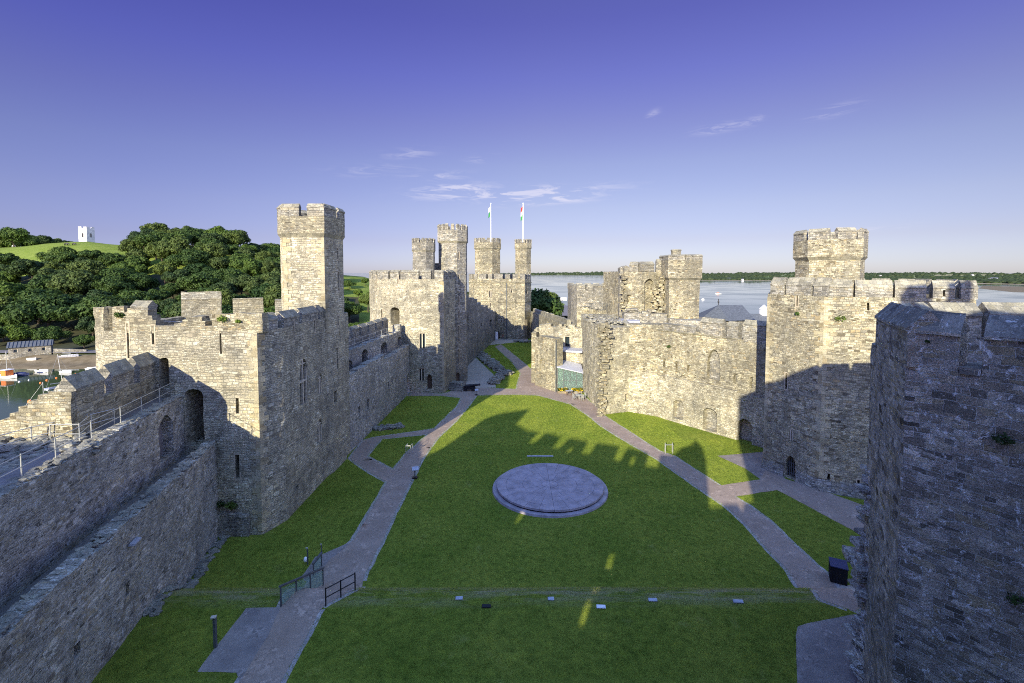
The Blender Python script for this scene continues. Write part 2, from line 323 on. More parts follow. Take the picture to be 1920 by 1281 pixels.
def roughen(bm, cell, amp, freq=1.1, zmin=None):
    xs = [v.co for v in bm.verts]
    for ax in range(3):
        lo = min(c[ax] for c in xs); hi = max(c[ax] for c in xs); nrm = Vector((0, 0, 0)); nrm[ax] = 1
        k = math.floor(lo/cell)+1
        while k*cell < hi-1e-3:
            p = Vector((0, 0, 0)); p[ax] = k*cell+.0137
            bmesh.ops.bisect_plane(bm, geom=bm.verts[:]+bm.edges[:]+bm.faces[:], plane_co=p, plane_no=nrm, dist=1e-4)
            k += 1
    for v in bm.verts:
        c = v.co
        d = noise.noise_vector(c*freq)+.6*noise.noise_vector(c*freq*2.7)
        v.co = c+d*amp
def mesh_obj(name, bm, m, parent=None, uv=True, cell=None, amp=.04, smooth=False, freq=1.1):
    bmesh.ops.recalc_face_normals(bm, faces=bm.faces[:])
    if uv: bm.normal_update(); box_uv(bm)
    if cell: roughen(bm, cell, amp, freq)
    me = bpy.data.meshes.new(name); bm.to_mesh(me); bm.free()
    if smooth:
        for p in me.polygons: p.use_smooth = True
    ms = m if isinstance(m, (list, tuple)) else [m]
    for x in ms: me.materials.append(M_[x])
    o = bpy.data.objects.new(name, me); C.objects.link(o)
    if parent is not None: attach(o, parent)
    return o
def face(bm, pts):
    vs = [bm.verts.new(p) for p in pts]; return bm.faces.new(vs)
def prism(bm, poly, z0, z1):
    n = len(poly); a = [bm.verts.new((p[0], p[1], z0)) for p in poly]; b = [bm.verts.new((p[0], p[1], z1)) for p in poly]
    for i in range(n): bm.faces.new((a[i], a[(i+1) % n], b[(i+1) % n], b[i]))
    bm.faces.new(b); bm.faces.new(a[::-1])
def frustum(bm, p0, z0, p1, z1):
    n = len(p0); a = [bm.verts.new((p[0], p[1], z0)) for p in p0]; b = [bm.verts.new((p[0], p[1], z1)) for p in p1]
    for i in range(n): bm.faces.new((a[i], a[(i+1) % n], b[(i+1) % n], b[i]))
    bm.faces.new(b); bm.faces.new(a[::-1])
def area2(poly): return sum(poly[i][0]*poly[(i+1) % len(poly)][1]-poly[(i+1) % len(poly)][0]*poly[i][1] for i in range(len(poly)))
def ccw(poly): return list(poly) if area2(poly) > 0 else list(poly)[::-1]
def inset(poly, d):                    # poly CCW, d>0 shrinks
    n = len(poly); out = []
    for i in range(n):
        p0, p1, p2 = Vector(poly[i-1][:2]), Vector(poly[i][:2]), Vector(poly[(i+1) % n][:2])
        u = (p1-p0).normalized(); v = (p2-p1).normalized(); nu = Vector((-u.y, u.x)); nv = Vector((-v.y, v.x))
        k = 1+nu.dot(nv); out.append(tuple(p1+(nu+nv)*(d/max(k, .25))))
    return out
def cup(bm, poly, th, z0, zd, zt):     # solid to the deck level, hollow parapet above
    n = len(poly); q = inset(poly, th)
    a = [bm.verts.new((p[0], p[1], z0)) for p in poly]; b = [bm.verts.new((p[0], p[1], zt)) for p in poly]
    c = [bm.verts.new((p[0], p[1], zt)) for p in q]; d = [bm.verts.new((p[0], p[1], zd)) for p in q]
    for i in range(n):
        j = (i+1) % n
        bm.faces.new((a[i], a[j], b[j], b[i])); bm.faces.new((b[i], b[j], c[j], c[i])); bm.faces.new((c[i], c[j], d[j], d[i]))
    bm.faces.new(d); bm.faces.new(a[::-1])
def strip(bm, A, B, th, pts, z0):      # wall slab: face on line A->B, body on its left; pts = top outline [(s,z)]
    A = Vector(A[:2]); B = Vector(B[:2]); u = (B-A).normalized(); nrm = Vector((-u.y, u.x))
    def w(s, z, k): q = A+u*s+nrm*k; return (q.x, q.y, z)
    out = [(pts[0][0], z0)]+list(pts)+[(pts[-1][0], z0)]
    f = [bm.verts.new(w(s, z, 0)) for s, z in out]; g = [bm.verts.new(w(s, z, th)) for s, z in out]; n = len(out)
    for i in range(n): bm.faces.new((f[i], f[(i+1) % n], g[(i+1) % n], g[i]))
    bm.faces.new(f[::-1]); bm.faces.new(g)
def cut_shape(kind, s0, s1, z0, z1):
    w = s1-s0; c = (s0+s1)/2
    if kind == 'rect': return [(s0, z0), (s1, z0), (s1, z1), (s0, z1)]
    pts = [(s0, z0), (s1, z0)]
    if kind == 'round':
        r = w/2; zc = z1-r*.9
        pts += [(c+r*math.cos(t*math.pi/8), zc+r*.9*math.sin(t*math.pi/8)) for t in range(0, 9)]
    elif kind == 'seg':
        r = w/2; h = min(w*.3, (z1-z0)*.35); zc = z1-h
        pts += [(c+r*math.cos(t*math.pi/6), zc+h*math.sin(t*math.pi/6)) for t in range(0, 7)]
    else:                              # pointed
        h = min(w*.95, (z1-z0)*.55); zc = z1-h
        for t in range(0, 5): pts.append((s1-(w/2)*(t/4)**1.7, zc+h*math.sin(t/4*math.pi/2)))
        for t in range(3, -1, -1): pts.append((s0+(w/2)*(t/4)**1.7, zc+h*math.sin(t/4*math.pi/2)))
    return pts
def cutter(bm, A, B, shape, k0, k1):
    A = Vector(A[:2]); B = Vector(B[:2]); u = (B-A).normalized(); nrm = Vector((-u.y, u.x))
    def w(s, z, k): q = A+u*s+nrm*k; return (q.x, q.y, z)
    f = [bm.verts.new(w(s, z, k0)) for s, z in shape]; g = [bm.verts.new(w(s, z, k1)) for s, z in shape]; n = len(shape)
    for i in range(n): bm.faces.new((f[i], f[(i+1) % n], g[(i+1) % n], g[i]))
    bm.faces.new(f[::-1]); bm.faces.new(g)
def boolean(bm, cut):
    def tmp(b, nm):
        bmesh.ops.recalc_face_normals(b, faces=b.faces[:]); me = bpy.data.meshes.new(nm); b.to_mesh(me); b.free()
        o = bpy.data.objects.new(nm, me); C.objects.link(o); return o
    a, b = tmp(bm, 'tmp_a'), tmp(cut, 'tmp_b')
    md = a.modifiers.new('b', 'BOOLEAN'); md.operation = 'DIFFERENCE'; md.solver = 'EXACT'; md.object = b; md.use_self = True
    dg = bpy.context.evaluated_depsgraph_get(); me = bpy.data.meshes.new_from_object(a.evaluated_get(dg))
    out = bmesh.new(); out.from_mesh(me)
    for o in (a, b):
        d = o.data; bpy.data.objects.remove(o); bpy.data.meshes.remove(d)
    bpy.data.meshes.remove(me)
    return out
def rects(bm, A, B, items, k0, k1):    # boxes given as (s0,s1,z0,z1) in a wall frame
    for (s0, s1, z0, z1) in items: cutter(bm, A, B, [(s0, z0), (s1, z0), (s1, z1), (s0, z1)], k0, k1)
class Openings:
    """collects openings in one wall plane, cuts them and builds their windows, doors and slits as parts"""
    def __init__(s): s.items = []
    def add(s, kind, A, B, px0, px1, py0, py1, shape='rect', depth=.7, lights=1, transom=0):
        a = onwall(A, B, px0, (py0+py1)/2); b = onwall(A, B, px1, (py0+py1)/2); m = (px0+px1)/2
        z1 = onwall(A, B, m, py0)[1]; z0 = onwall(A, B, m, py1)[1]
        s0, s1 = sorted((a[0], b[0]))
        s.items.append((kind, A, B, s0, s1, z0, z1, shape, depth, lights, transom)); return s
    def raw(s, kind, A, B, s0, s1, z0, z1, shape='rect', depth=.7, lights=1, transom=0):
        s.items.append((kind, A, B, s0, s1, z0, z1, shape, depth, lights, transom)); return s
    def cut(s, bm):
        if not s.items: return bm
        c = bmesh.new()
        for (k, A, B, s0, s1, z0, z1, sh, d, li, tr) in s.items: cutter(c, A, B, cut_shape(sh, s0, s1, z0, z1), -.5, d)
        return boolean(bm, c)
    def parts(s, parent, dress='stonedress'):
        for (k, A, B, s0, s1, z0, z1, sh, d, li, tr) in s.items:
            w = s1-s0
            if k == 'window':
                b = bmesh.new(); it = []
                for i in range(1, li): it.append((s0+w*i/li-.07, s0+w*i/li+.07, z0, z1-.02))
                it.append((s0+.003, s0+.12, z0, z1)); it.append((s1-.12, s1-.003, z0, z1)); it.append((s0+.11, s1-.11, z1-(.12 if sh == 'rect' else .5), z1-.02 if sh == 'rect' else z1-.4))
                if tr: 
                    for i in range(li):
                        a0 = s0+.12 if i == 0 else s0+w*i/li+.07; a1 = s1-.12 if i == li-1 else s0+w*(i+1)/li-.07
                        it.append((a0, a1, z0+(z1-z0)*.48, z0+(z1-z0)*.48+.14))
                rects(b, A, B, it, .06, .26); f = mesh_obj('window', b, 'winframe' if dress == 'stonedress' else dress, parent, cell=None)
                b = bmesh.new(); cutter(b, A, B, cut_shape(sh, s0+.01, s1-.01, z0+.01, z1-.01), d-.12, d-.06); attach_pane(b, f, parent)
            elif k == 'door':
                b = bmesh.new(); cutter(b, A, B, cut_shape(sh, s0+.02, s1-.02, z0+.01, z1-.02), d-.18, d-.08); mesh_obj('door', b, 'wood', parent)
            elif k == 'slit':
                b = bmesh.new(); cutter(b, A, B, cut_shape('rect', s0-.09, s1+.09, z0-.14, z1+.14), -.006, .05)
                c = bmesh.new(); cutter(c, A, B, cut_shape('rect', s0, s1, z0, z1), -.5, .5); b = boolean(b, c); mesh_obj('arrow_slit', b, dress, parent)
            elif k == 'gate':
                b = bmesh.new(); n = 5; it = [(s0+w*(i+.5)/n-.03, s0+w*(i+.5)/n+.03, z0+.05, z1-.25-.25*abs(i-2)) for i in range(n)]
                rects(b, A, B, it, .2, .26); rects(b, A, B, [(s0+.02, s1-.02, z0+(z1-z0)*q, z0+(z1-z0)*q+.06) for q in (.15, .45, .62)], .27, .31)
                mesh_obj('gate', b, 'iron', parent)
def attach_pane(b, f, parent):
    o = mesh_obj('pane', b, 'pane'); o.parent = f; o.matrix_parent_inverse = Matrix.Identity(4)
def merlon(parent, A, B, s0, s1, z0, ze, zp, th=.8, over=.06, m='cope', cell=.6, amp=.02, slit=False, hip=False, name='merlon'):
    A = Vector(A[:2]); B = Vector(B[:2]); u = (B-A).normalized(); nrm = Vector((-u.y, u.x)); b = bmesh.new()
    def w(s, z, k): q = A+u*s+nrm*k; return (q.x, q.y, z)
    sec = [(0, z0), (0, ze), (-over, ze+.02), (-over, ze+.12), (th/2, zp), (th+over, ze+.12), (th+over, ze+.02), (th, ze), (th, z0)]
    j = random.uniform(-.03, .03)
    rows = []
    for s in (s0, s1):
        rows.append([b.verts.new(w(s, z+j, k)) for (k, z) in sec])
    n = len(sec)
    for i in range(n): b.faces.new((rows[0][i], rows[0][(i+1) % n], rows[1][(i+1) % n], rows[1][i]))
    b.faces.new(rows[0]); b.faces.new(rows[1][::-1])
    if slit:
        c = bmesh.new(); sm = (s0+s1)/2; cutter(c, A, B, [(sm-.07, z0+.2), (sm+.07, z0+.2), (sm+.07, ze-.1), (sm-.07, ze-.1)], -.5, th*.8); b = boolean(b, c)
    b.normal_update()
    o = mesh_obj(name, b, [M_NAME.get(m, m), m], parent, cell=cell, amp=amp)
    for p in o.data.polygons:
        if p.normal.z > .3: p.material_index = 1
    return o
M_NAME = {'cope': 'grey', 'cope_dark': 'dark'}
def merlon_row(parent, A, B, z0, ze, zp, ln=1.7, gap=.7, th=.8, m='cope', start=.0, end=None, **kw):
    L = math.hypot(B[0]-A[0], B[1]-A[1]) if end is None else end
    n = max(1, round((L-start+gap)/(ln+gap))); pitch = (L-start+gap)/n
    for i in range(n): merlon(parent, A, B, start+i*pitch, start+i*pitch+pitch-gap, z0, ze, zp, th, m=m, **kw)
def ngon(cx, cy, r, n=8, rot=None):
    rot = math.pi/n if rot is None else rot
    return [(cx+r*math.cos(rot+2*math.pi*i/n), cy+r*math.sin(rot+2*math.pi*i/n)) for i in range(n)]
def turret(parent, poly, z0, zc, zd, zs, ze, zp, m='buff', over=.22, th=.45, ln=1.2, gap=.5, ops=None, cell=.8, cap='buff', spans=None):
    """shaft, corbelled string course, wider parapet and its merlons: parts of PARENT"""
    poly = ccw(poly); b = bmesh.new(); prism(b, poly, z0, zc)
    if ops: b = ops.cut(b)
    mesh_obj('turret_shaft', b, m, parent, cell=cell)
    if ops: ops.parts(parent)
    wide = inset(poly, -over); b = bmesh.new(); frustum(b, inset(poly, -.02), zc-.28, wide, zc+.03); mesh_obj('string_course', b, 'cope', parent, cell=cell, amp=.015)
    b = bmesh.new(); cup(b, inset(poly, -over+.03), th, zc+.03, zd, zs); mesh_obj('turret_parapet', b, cap, parent, cell=cell)
    pw = inset(poly, -over+.03); n = len(pw)
    for i in range(n):
        A, B = pw[i], pw[(i+1) % n]; L = math.hypot(B[0]-A[0], B[1]-A[1])
        if spans is not None:
            for (q0, q1) in spans.get(i, [(.0, L)]): merlon(parent, A, B, q0, min(q1, L), zs, ze, zp, th)
        else: merlon_corner_row(parent, pw, i, zs, ze, zp, ln, gap, th)
def merlon_corner_row(parent, pw, i, zs, ze, zp, ln, gap, th, m='cope'):
    n = len(pw); A, B = pw[i], pw[(i+1) % n]; L = math.hypot(B[0]-A[0], B[1]-A[1])
    if L < ln*1.4:
        merlon(parent, A, B, .0, L*.62, zs, ze, zp, th, m=m); return
    k = max(1, round((L+gap)/(ln+gap))); pitch = (L-.02)/k
    for q in range(k):
        merlon(parent, A, B, q*pitch+.01, q*pitch+pitch-gap, zs, ze, zp, th, m=m)
def tube(bm, a, b, r, n=8):
    a = Vector(a); b = Vector(b); d = (b-a); ln = d.length
    if ln < 1e-5: return
    q = d.to_track_quat('Z', 'Y'); m = Matrix.Translation((a+b)/2) @ q.to_matrix().to_4x4()
    bmesh.ops.create_cone(bm, cap_ends=True, segments=n, radius1=r, radius2=r, depth=ln, matrix=m)
def box(bm, c, s, rz=0.0, tilt=None):
    m = Matrix.Translation(c) @ Matrix.Rotation(rz, 4, 'Z')
    if tilt: m = m @ Matrix.Rotation(tilt[0], 4, tilt[1])
    bmesh.ops.create_cube(bm, size=1, matrix=m @ Matrix.Diagonal((s[0], s[1], s[2], 1)))
def stones(bm, spots, smin, smax, flat=.6):
    for p in spots:
        s = random.uniform(smin, smax); r = bmesh.ops.create_icosphere(bm, subdivisions=1, radius=.5)
        rot = Matrix.Rotation(random.uniform(0, 6.28), 4, 'Z') @ Matrix.Rotation(random.uniform(-.3, .3), 4, 'X')
        sc = Matrix.Diagonal((s*random.uniform(.8, 1.5), s*random.uniform(.7, 1.1), s*random.uniform(.4, 1)*flat*1.3, 1))
        for v in r['verts']:
            c = v.co*random.uniform(.82, 1.12); c = Vector([max(-.36, min(.36, q)) for q in c]); v.co = (Matrix.Translation(p) @ rot @ sc) @ c
def rail(name, label, pts, h=1.1, post=1.6, parent=None, r=.022, mat_='rail', group=None, cat='railing', bars=2):
    """posts and rails following a poly line"""
    t = thing(name, label, cat, pts[0], group); b = bmesh.new()
    for (a, c) in zip(pts, pts[1:]):
        a, c = Vector(a), Vector(c)
        for q in range(bars):
            hh = h*(1-q/bars); tube(b, a+Vector((0, 0, hh)), c+Vector((0, 0, hh)), r)
    mesh_obj('rails', b, mat_, t, uv=False)
    for (a, c) in zip(pts, pts[1:]):
        a, c = Vector(a), Vector(c); n = max(1, round((c-a).length/post))
        for i in range(n+1 if c == Vector(pts[-1]) else n):
            p = a.lerp(c, i/n); pb = bmesh.new(); tube(pb, p-Vector((0, 0, .05)), p+Vector((0, 0, h+.05)), r*1.35); mesh_obj('post', pb, mat_, t, uv=False)
    return t

def quoins(parent, p, c, n, z0, z1, m='quoin', out=.05):
    """alternating dressed corner stones where the wall turns from p->c to c->n"""
    p, c, n = Vector(p[:2]), Vector(c[:2]), Vector(n[:2]); u = (p-c).normalized(); v = (n-c).normalized(); bis = -(u+v); 
    du = (c-p).normalized(); dv = (n-c).normalized(); nu = Vector((du.y, -du.x)); nv = Vector((dv.y, -dv.x)); o = c+(nu+nv)*(out/(1+nu.dot(nv)))
    b = bmesh.new(); z = z0; k = 0; rq = random.Random(int(c.x*97+c.y*13))
    while z < z1-.1:
        h = min(rq.uniform(.30, .48), z1-z); la, lb = (rq.uniform(.6, .85), rq.uniform(.28, .4)) if k % 2 else (rq.uniform(.28, .4), rq.uniform(.6, .85))
        a1, b1 = o+u*la, o+v*lb; prism(b, ccw([tuple(o), tuple(a1), tuple(a1-nu*.25), tuple(c+(u+v)*.15), tuple(b1-nv*.25), tuple(b1)]), z, z+h-.012); z += h; k += 1
    mesh_obj('quoins', b, m, parent, cell=None)
M_['quoin'] = stone('quoin_stone', [(.30, .24, .14), (.48, .41, .26), (.40, .35, .25), (.56, .49, .34), (.36, .28, .16)], light=.92, row=.9, wid=1.6, mort=.004, warp=.1, bump=.03)
# ================================================================ SETTING
def grid_mesh(name, us, ys, zf, m, kind='structure', smooth=True):
    vs = []; fs = []
    for y in ys:
        for u in us: vs.append((u*y, y, zf(u*y, y)))
    nu = len(us)
    for j in range(len(ys)-1):
        for i in range(nu-1):
            a = j*nu+i; fs.append((a, a+1, a+nu+1, a+nu))
    me = bpy.data.meshes.new(name); me.from_pydata(vs, [], fs); me.materials.append(M_[m])
    if smooth:
        for p in me.polygons: p.use_smooth = True
    o = bpy.data.objects.new(name, me); C.objects.link(o); tag(o, kind=kind); return o
def lerp(t, a, b): return a+(b-a)*t
def table(x, pts):
    if x <= pts[0][0]: return pts[0][1]
    for (a, va), (b, vb) in zip(pts, pts[1:]):
        if x <= b: return lerp((x-a)/(b-a), va, vb)
    return pts[-1][1]
CREST = [(-300, 470), (0, 466), (90, 457), (165, 453), (250, 462), (340, 458), (420, 470), (520, 500), (600, 512), (680, 519), (760, 530), (800, 545)]
def hill_z(x, y):
    u = x/max(y, 1.0); px = CX+u*FPX
    zc = EYE+ray(CX, table(px, CREST)).z*320
    z = -11+sstep(126, 143, y)*3.3+sstep(143, 152, y)*1.6
    z += sstep(158, 320, y)*(zc+6.1)
    z -= sstep(330, 700, y)*12
    if y > 700: z -= sstep(700, 1500, y)*60
    z += 1.2*noise.noise(Vector((x*.03, y*.03, 0)))*sstep(160, 200, y)
    f = sstep(-.14, -.27, u) if False else 1-sstep(-.30, -.17, u)
    return lerp(f, -12.0, z)
grid_mesh('hillside', [-2.2+i*.03 for i in range(70)], [95+i*5 for i in range(60)]+[400+i*25 for i in range(48)], hill_z, 'meadow')
# mud bank of the tidal river along the foot of the hill
def mud_z(x, y): return hill_z(x, y)+.25 if y < 151.5 else hill_z(x, y)-.6
grid_mesh('mud_bank', [-1.35+i*.03 for i in range(31)], [137+i*1.2 for i in range(14)], mud_z, 'mud')
grid_mesh('riverside_road', [-1.35+i*.03 for i in range(31)], [152.5, 154, 156, 158], lambda x, y: hill_z(x, y)+.5, 'walk')
def floor_z(x, y): return hill_z(x, y)+.35
grid_mesh('shaded_woodland_floor', [-1.25+i*.03 for i in range(32)], [158.5, 160, 163]+[166+i*5 for i in range(17)], floor_z, 'floor')  # dark sheet over the lower slope, tree shade put into its colour
# water
m, nt, b = mat('tidal_water'); M_['water'] = m
geo = nn(nt, 'NewGeometry').outputs['Position']
mp = nn(nt, 'Mapping'); mp.inputs['Scale'].default_value = (1, 1, 1); nt.links.new(geo, mp.inputs[0])
w1 = noi(nt, geo, .9, 3, .6); w2 = noi(nt, geo, .012, 4, .6)
b.inputs['Base Color'].default_value = (.050, .072, .030, 1); b.inputs['IOR'].default_value = 1.33; b.inputs['Specular IOR Level'].default_value = .42
rr = ramp(nt, w2.outputs[0], [(.40, (.03,)*3), (.62, (.16,)*3)]); nt.links.new(rr, b.inputs['Roughness'])
bp = nn(nt, 'Bump'); bp.inputs['Distance'].default_value = .012; bp.inputs['Strength'].default_value = .5; nt.links.new(w1.outputs[0], bp.inputs['Height']); nt.links.new(bp.outputs[0], b.inputs['Normal'])
bm = bmesh.new(); face(bm, [(-30000, -300, -8), (30000, -300, -8), (30000, 45000, -8), (-30000, 45000, -8)])
tag(mesh_obj('water', bm, 'water'), kind='structure')
# ground sheet (sea bed, quay and town ground round the castle)
def base_z(x, y):
    inside = (x > -31-0*y and x < 46 and y < 60) or (x > -24 and x < 40 and y < 175)
    dx = max(-30-x if y < 60 else -22-x, x-46, 0.0); dy = max(y-178, 0.0); d = math.hypot(dx, dy)
    u = x/max(y, 1.0)
    quay = (1-sstep(250, 300, y)) if u > .09 else ((1-sstep(430, 520, y)) if u > .02 and u < .16 else 0.0)
    out = lerp(quay, -14.0, -4.5)
    if x < 0: out = -14.0
    return lerp(sstep(1, 14, d), -.6 if y > 30 else -.6, out)
us = [-260+i*6 for i in range(110)]; ys = [-40+i*6 for i in range(110)]
vs = [(x, y, base_z(x, y)) for y in ys for x in us]; nu = len(us)
fs = [(j*nu+i, j*nu+i+1, (j+1)*nu+i+1, (j+1)*nu+i) for j in range(len(ys)-1) for i in range(nu-1)]
me = bpy.data.meshes.new('ground'); me.from_pydata(vs, [], fs); me.materials.append(M_['gravel']); o = bpy.data.objects.new('ground', me); C.objects.link(o); tag(o, kind='structure')
# lawn sheet
nx, ny = 90, 190; us = [-27+i*.84 for i in range(nx)]; ys = [4+i*.85 for i in range(ny)]
def lawn_z(x, y): return gz(x, y)
vs = [(x, y, lawn_z(x, y)) for y in ys for x in us]
fs = [(j*nx+i, j*nx+i+1, (j+1)*nx+i+1, (j+1)*nx+i) for j in range(ny-1) for i in range(nx-1)]
me = bpy.data.meshes.new('lawn'); me.from_pydata(vs, [], fs); me.materials.append(M_['grass'])
for p in me.polygons: p.use_smooth = True
o = bpy.data.objects.new('lawn', me); C.objects.link(o); tag(o, kind='structure')
def sheet(name, pts, m, lift, thick=.0, kind='structure'):
    """flat paving following the lawn, given as ground points"""
    b = bmesh.new(); pp = ccw([(p[0], p[1]) for p in pts]); face(b, [(x, y, 0) for x, y in pp])
    xs = [p[0] for p in pp]; yy = [p[1] for p in pp]
    for ax, lo, hi, st in ((0, min(xs), max(xs), .84), (1, min(yy), max(yy), .85)):
        org = -27 if ax == 0 else 4
        k = math.floor((lo-org)/st)+1; nrm = Vector((1, 0, 0)) if ax == 0 else Vector((0, 1, 0))
        while org+k*st < hi:
            q = nrm*(org+k*st); bmesh.ops.bisect_plane(b, geom=b.verts[:]+b.edges[:]+b.faces[:], plane_co=q, plane_no=nrm); k += 1
    bmesh.ops.triangulate(b, faces=[f for f in b.faces if len(f.verts) > 4])
    # wavy, slightly irregular kerb line
    for v in b.verts:
        if v.is_boundary:
            d = noise.noise_vector(v.co*1.3)*.09; v.co.x += d.x; v.co.y += d.y
        v.co.z = gz(v.co.x, v.co.y)+lift
    o = mesh_obj(name, b, m, smooth=True)
    if kind: tag(o, kind=kind)
    return o
PATHS = []
def PX(*pts):
    q = [G(x, y) for x, y in pts]; PATHS.append([(v.x, v.y) for v in q]); return q
sheet('path', PX((443, 1290), (500, 1195), (527, 1138), (567, 1100), (590, 1085), (618, 1050), (661, 1015), (685, 975), (726, 904), (738, 882), (761, 852), (803, 815), (816, 804), (860, 760), (866, 746), (893, 741), (879, 760), (854, 790), (820, 821), (791, 862), (767, 910), (742, 959), (714, 1020), (685, 1075), (665, 1110), (608, 1136), (600, 1146), (521, 1290)), 'path', .016)
sheet('path', PX((369, 1260), (462, 1140), (528, 1139), (512, 1196), (455, 1285), (443, 1262)), 'cobble', .014)
sheet('path', PX((567, 1081), (592, 1045), (661, 1015), (618, 1052), (592, 1086), (572, 1090)), 'cobble', .012)
sheet('path', PX((726, 904), (693, 886), (655, 860), (681, 827), (698, 821), (816, 804), (805, 814), (714, 823), (687, 856), (738, 882)), 'path', .012)
sheet('path', PX((765, 742), (775, 736), (829, 739), (870, 727), (969, 730), (973, 712), (977, 700), (960, 678), (929, 650), (939, 646), (1001, 697), (1003, 721), (1040, 733), (1085, 736), (1125, 770), (1131, 779), (1180, 810), (1235, 846), (1264, 856), (1349, 911), (1377, 932), (1404, 948), (1445, 978), (1487, 1020), (1529, 1058), (1558, 1085), (1617, 1135), (1603, 1146), (1585, 1140), (1540, 1125), (1475, 1067), (1434, 1025), (1398, 984), (1362, 951), (1328, 928), (1265, 884), (1239, 865), (1180, 831), (1129, 800), (1102, 778), (1071, 758), (1008, 741), (966, 740), (893, 741), (866, 746), (830, 742)), 'path', .018)
sheet('path', PX((1349, 911), (1425, 899), (1436, 880), (1475, 899), (1534, 917), (1640, 955), (1640, 1016), (1534, 960), (1457, 919), (1377, 932)), 'path', .013)
sheet('path', PX((1425, 899), (1398, 879), (1345, 855), (1440, 847), (1475, 902)), 'cobble', .009)
sheet('path', PX((1494, 1174), (1600, 1153), (1660, 1140), (1700, 1180), (1700, 1320), (1494, 1320)), 'cobble', .010)
sheet('path', PX((1560, 1092), (1617, 1135), (1660, 1140), (1660, 1097)), 'gravel', .008)
sheet('path', PX((868, 646), (903, 649), (940, 645), (968, 642), (990, 640), (990, 634), (868, 634)), 'gravel', .020)
sheet('path', PX((868, 667), (890, 668), (925, 702), (930, 727), (868, 728)), 'gravel', .006)
eg = []
for j, pl in enumerate(list(PATHS)):
    if j not in (0, 3, 4): continue
    for i in range(len(pl)):
        a, c = Vector(pl[i]), Vector(pl[(i+1) % len(pl)]); d = c-a
        if d.length < .6 or a.y < 17: continue
        d.normalize(); nr = Vector((-d.y, d.x))*.24; eg.append(sheet('path_edging', [a-d*.1-nr, c+d*.1-nr, c+d*.1+nr, a-d*.1+nr], 'kerb', .0055+.0012*(i % 3)))
vs = []; fs = []
for o in eg:
    k = len(vs); vs += [tuple(v.co) for v in o.data.vertices]; fs += [[q+k for q in p.vertices] for p in o.data.polygons]; d = o.data; bpy.data.objects.remove(o); bpy.data.meshes.remove(d)
me = bpy.data.meshes.new('path_edging'); me.from_pydata(vs, [], fs); me.materials.append(M_['kerb']); o = bpy.data.objects.new('path_edging', me); C.objects.link(o); tag(o, kind='structure')
# ================================================================ CASTLE
def pt(v): return (v[0], v[1])
def wall_thing(label, loc, name='castle_wall', group=None, cat='castle wall'): return thing(name, label, cat, loc, group)
# ---- south curtain, near part: low parapet, sunken passage, gallery wall, upper walk, battlemented parapet
TH = thing('castle_wall', 'long shadowed double wall with sunken passage and upper walkway, left foreground', 'castle wall', (-21, 25, 0))
def ln(c, y): return (c-.227*y, y)     # the wall direction
def strip_noise(bm, A, B, th, z0, ztop, amp=.15, step=.9, prof=None):
    L = math.hypot(B[0]-A[0], B[1]-A[1]); pts = []; s = 0.0
    while s < L:
        z = (prof(s) if prof else ztop)+random.uniform(-amp, amp); e = min(L, s+random.uniform(.5, 1.3)*step)
        pts += [(s, z), (e-.001 if e < L else L, z+random.uniform(-.04, .04))]; s = e
    strip(bm, A, B, th, pts, z0)
YE = 36.9
ops = Openings()
A, B = ln(-14.29, 6), ln(-14.29, YE)
b = bmesh.new(); strip_noise(b, A, B, .85, -1.5, 7.2, .10, .7)
for (x0, x1, y0, y1) in ((243, 249, 875, 915), (161, 172, 995, 1025), (235, 244, 1092, 1122)): pass
ops.add('hole', A, B, 236, 243, 1092, 1118, depth=.5).add('hole', A, B, 140, 152, 1205, 1232, depth=.5).add('hole', A, B, 398, 402, 905, 925, depth=.4)
b = ops.cut(b); mesh_obj('low_wall', b, 'rubble', TH, cell=.55, amp=.075)
b = bmesh.new(); random.seed(3)
sp_ = []
for i in range(330):
    y = random.uniform(10, YE-.3); q = ln(-14.29-random.uniform(.05, .8), y); sp_.append(Vector((q[0], q[1], 7.22)))
stones(b, sp_, .25, .55, .45); mesh_obj('wall_top_rubble', b, 'loose', TH, uv=True)
b = bmesh.new(); strip(b, ln(-15.15, 5), ln(-15.15, YE+.2), 1.55, [(0, 6.2), (32.5, 6.2)], -1); mesh_obj('passage_floor', b, 'walk', TH, cell=1.0, amp=.03)
ops = Openings(); A, B = ln(-16.7, 4), ln(-16.7, YE)
b = bmesh.new(); strip_noise(b, A, B, .75, 5, 10.8, .06, 1.2)
ops.add('hole', A, B, 298, 325, 779, 862, 'round', 1.2)
ops.add('hole', A, B, 345, 392, 733, 838, 'seg', 1.6)
b = ops.cut(b); mesh_obj('gallery_wall', b, 'rubble', TH, cell=.5, amp=.075)
b = bmesh.new(); sp_ = []
for i in range(420):
    y = random.uniform(8, YE-.4); q = ln(-16.7-random.uniform(.05, .75), y); sp_.append(Vector((q[0], q[1], 10.80)))
stones(b, sp_, .25, .6, .4); mesh_obj('wall_top_rubble', b, 'loose', TH)
b = bmesh.new(); strip(b, ln(-17.42, 4), ln(-17.42, YE+.2), 1.5, [(0, 10.55), (34, 10.55)], 5); mesh_obj('upper_walk', b, 'walk', TH, cell=1.0, amp=.03)
b = bmesh.new(); A, B = ln(-18.75, 26.9), ln(-18.75, YE); strip_noise(b, A, B, .95, 5, 12.3, .04, 2.0)
b = Openings().raw('h', A, B, 1.0, 1.7, 11.5, 12.9, 'rect', .6).cut(b)
mesh_obj('parapet_wall', b, 'buff', TH, cell=.6, amp=.05)
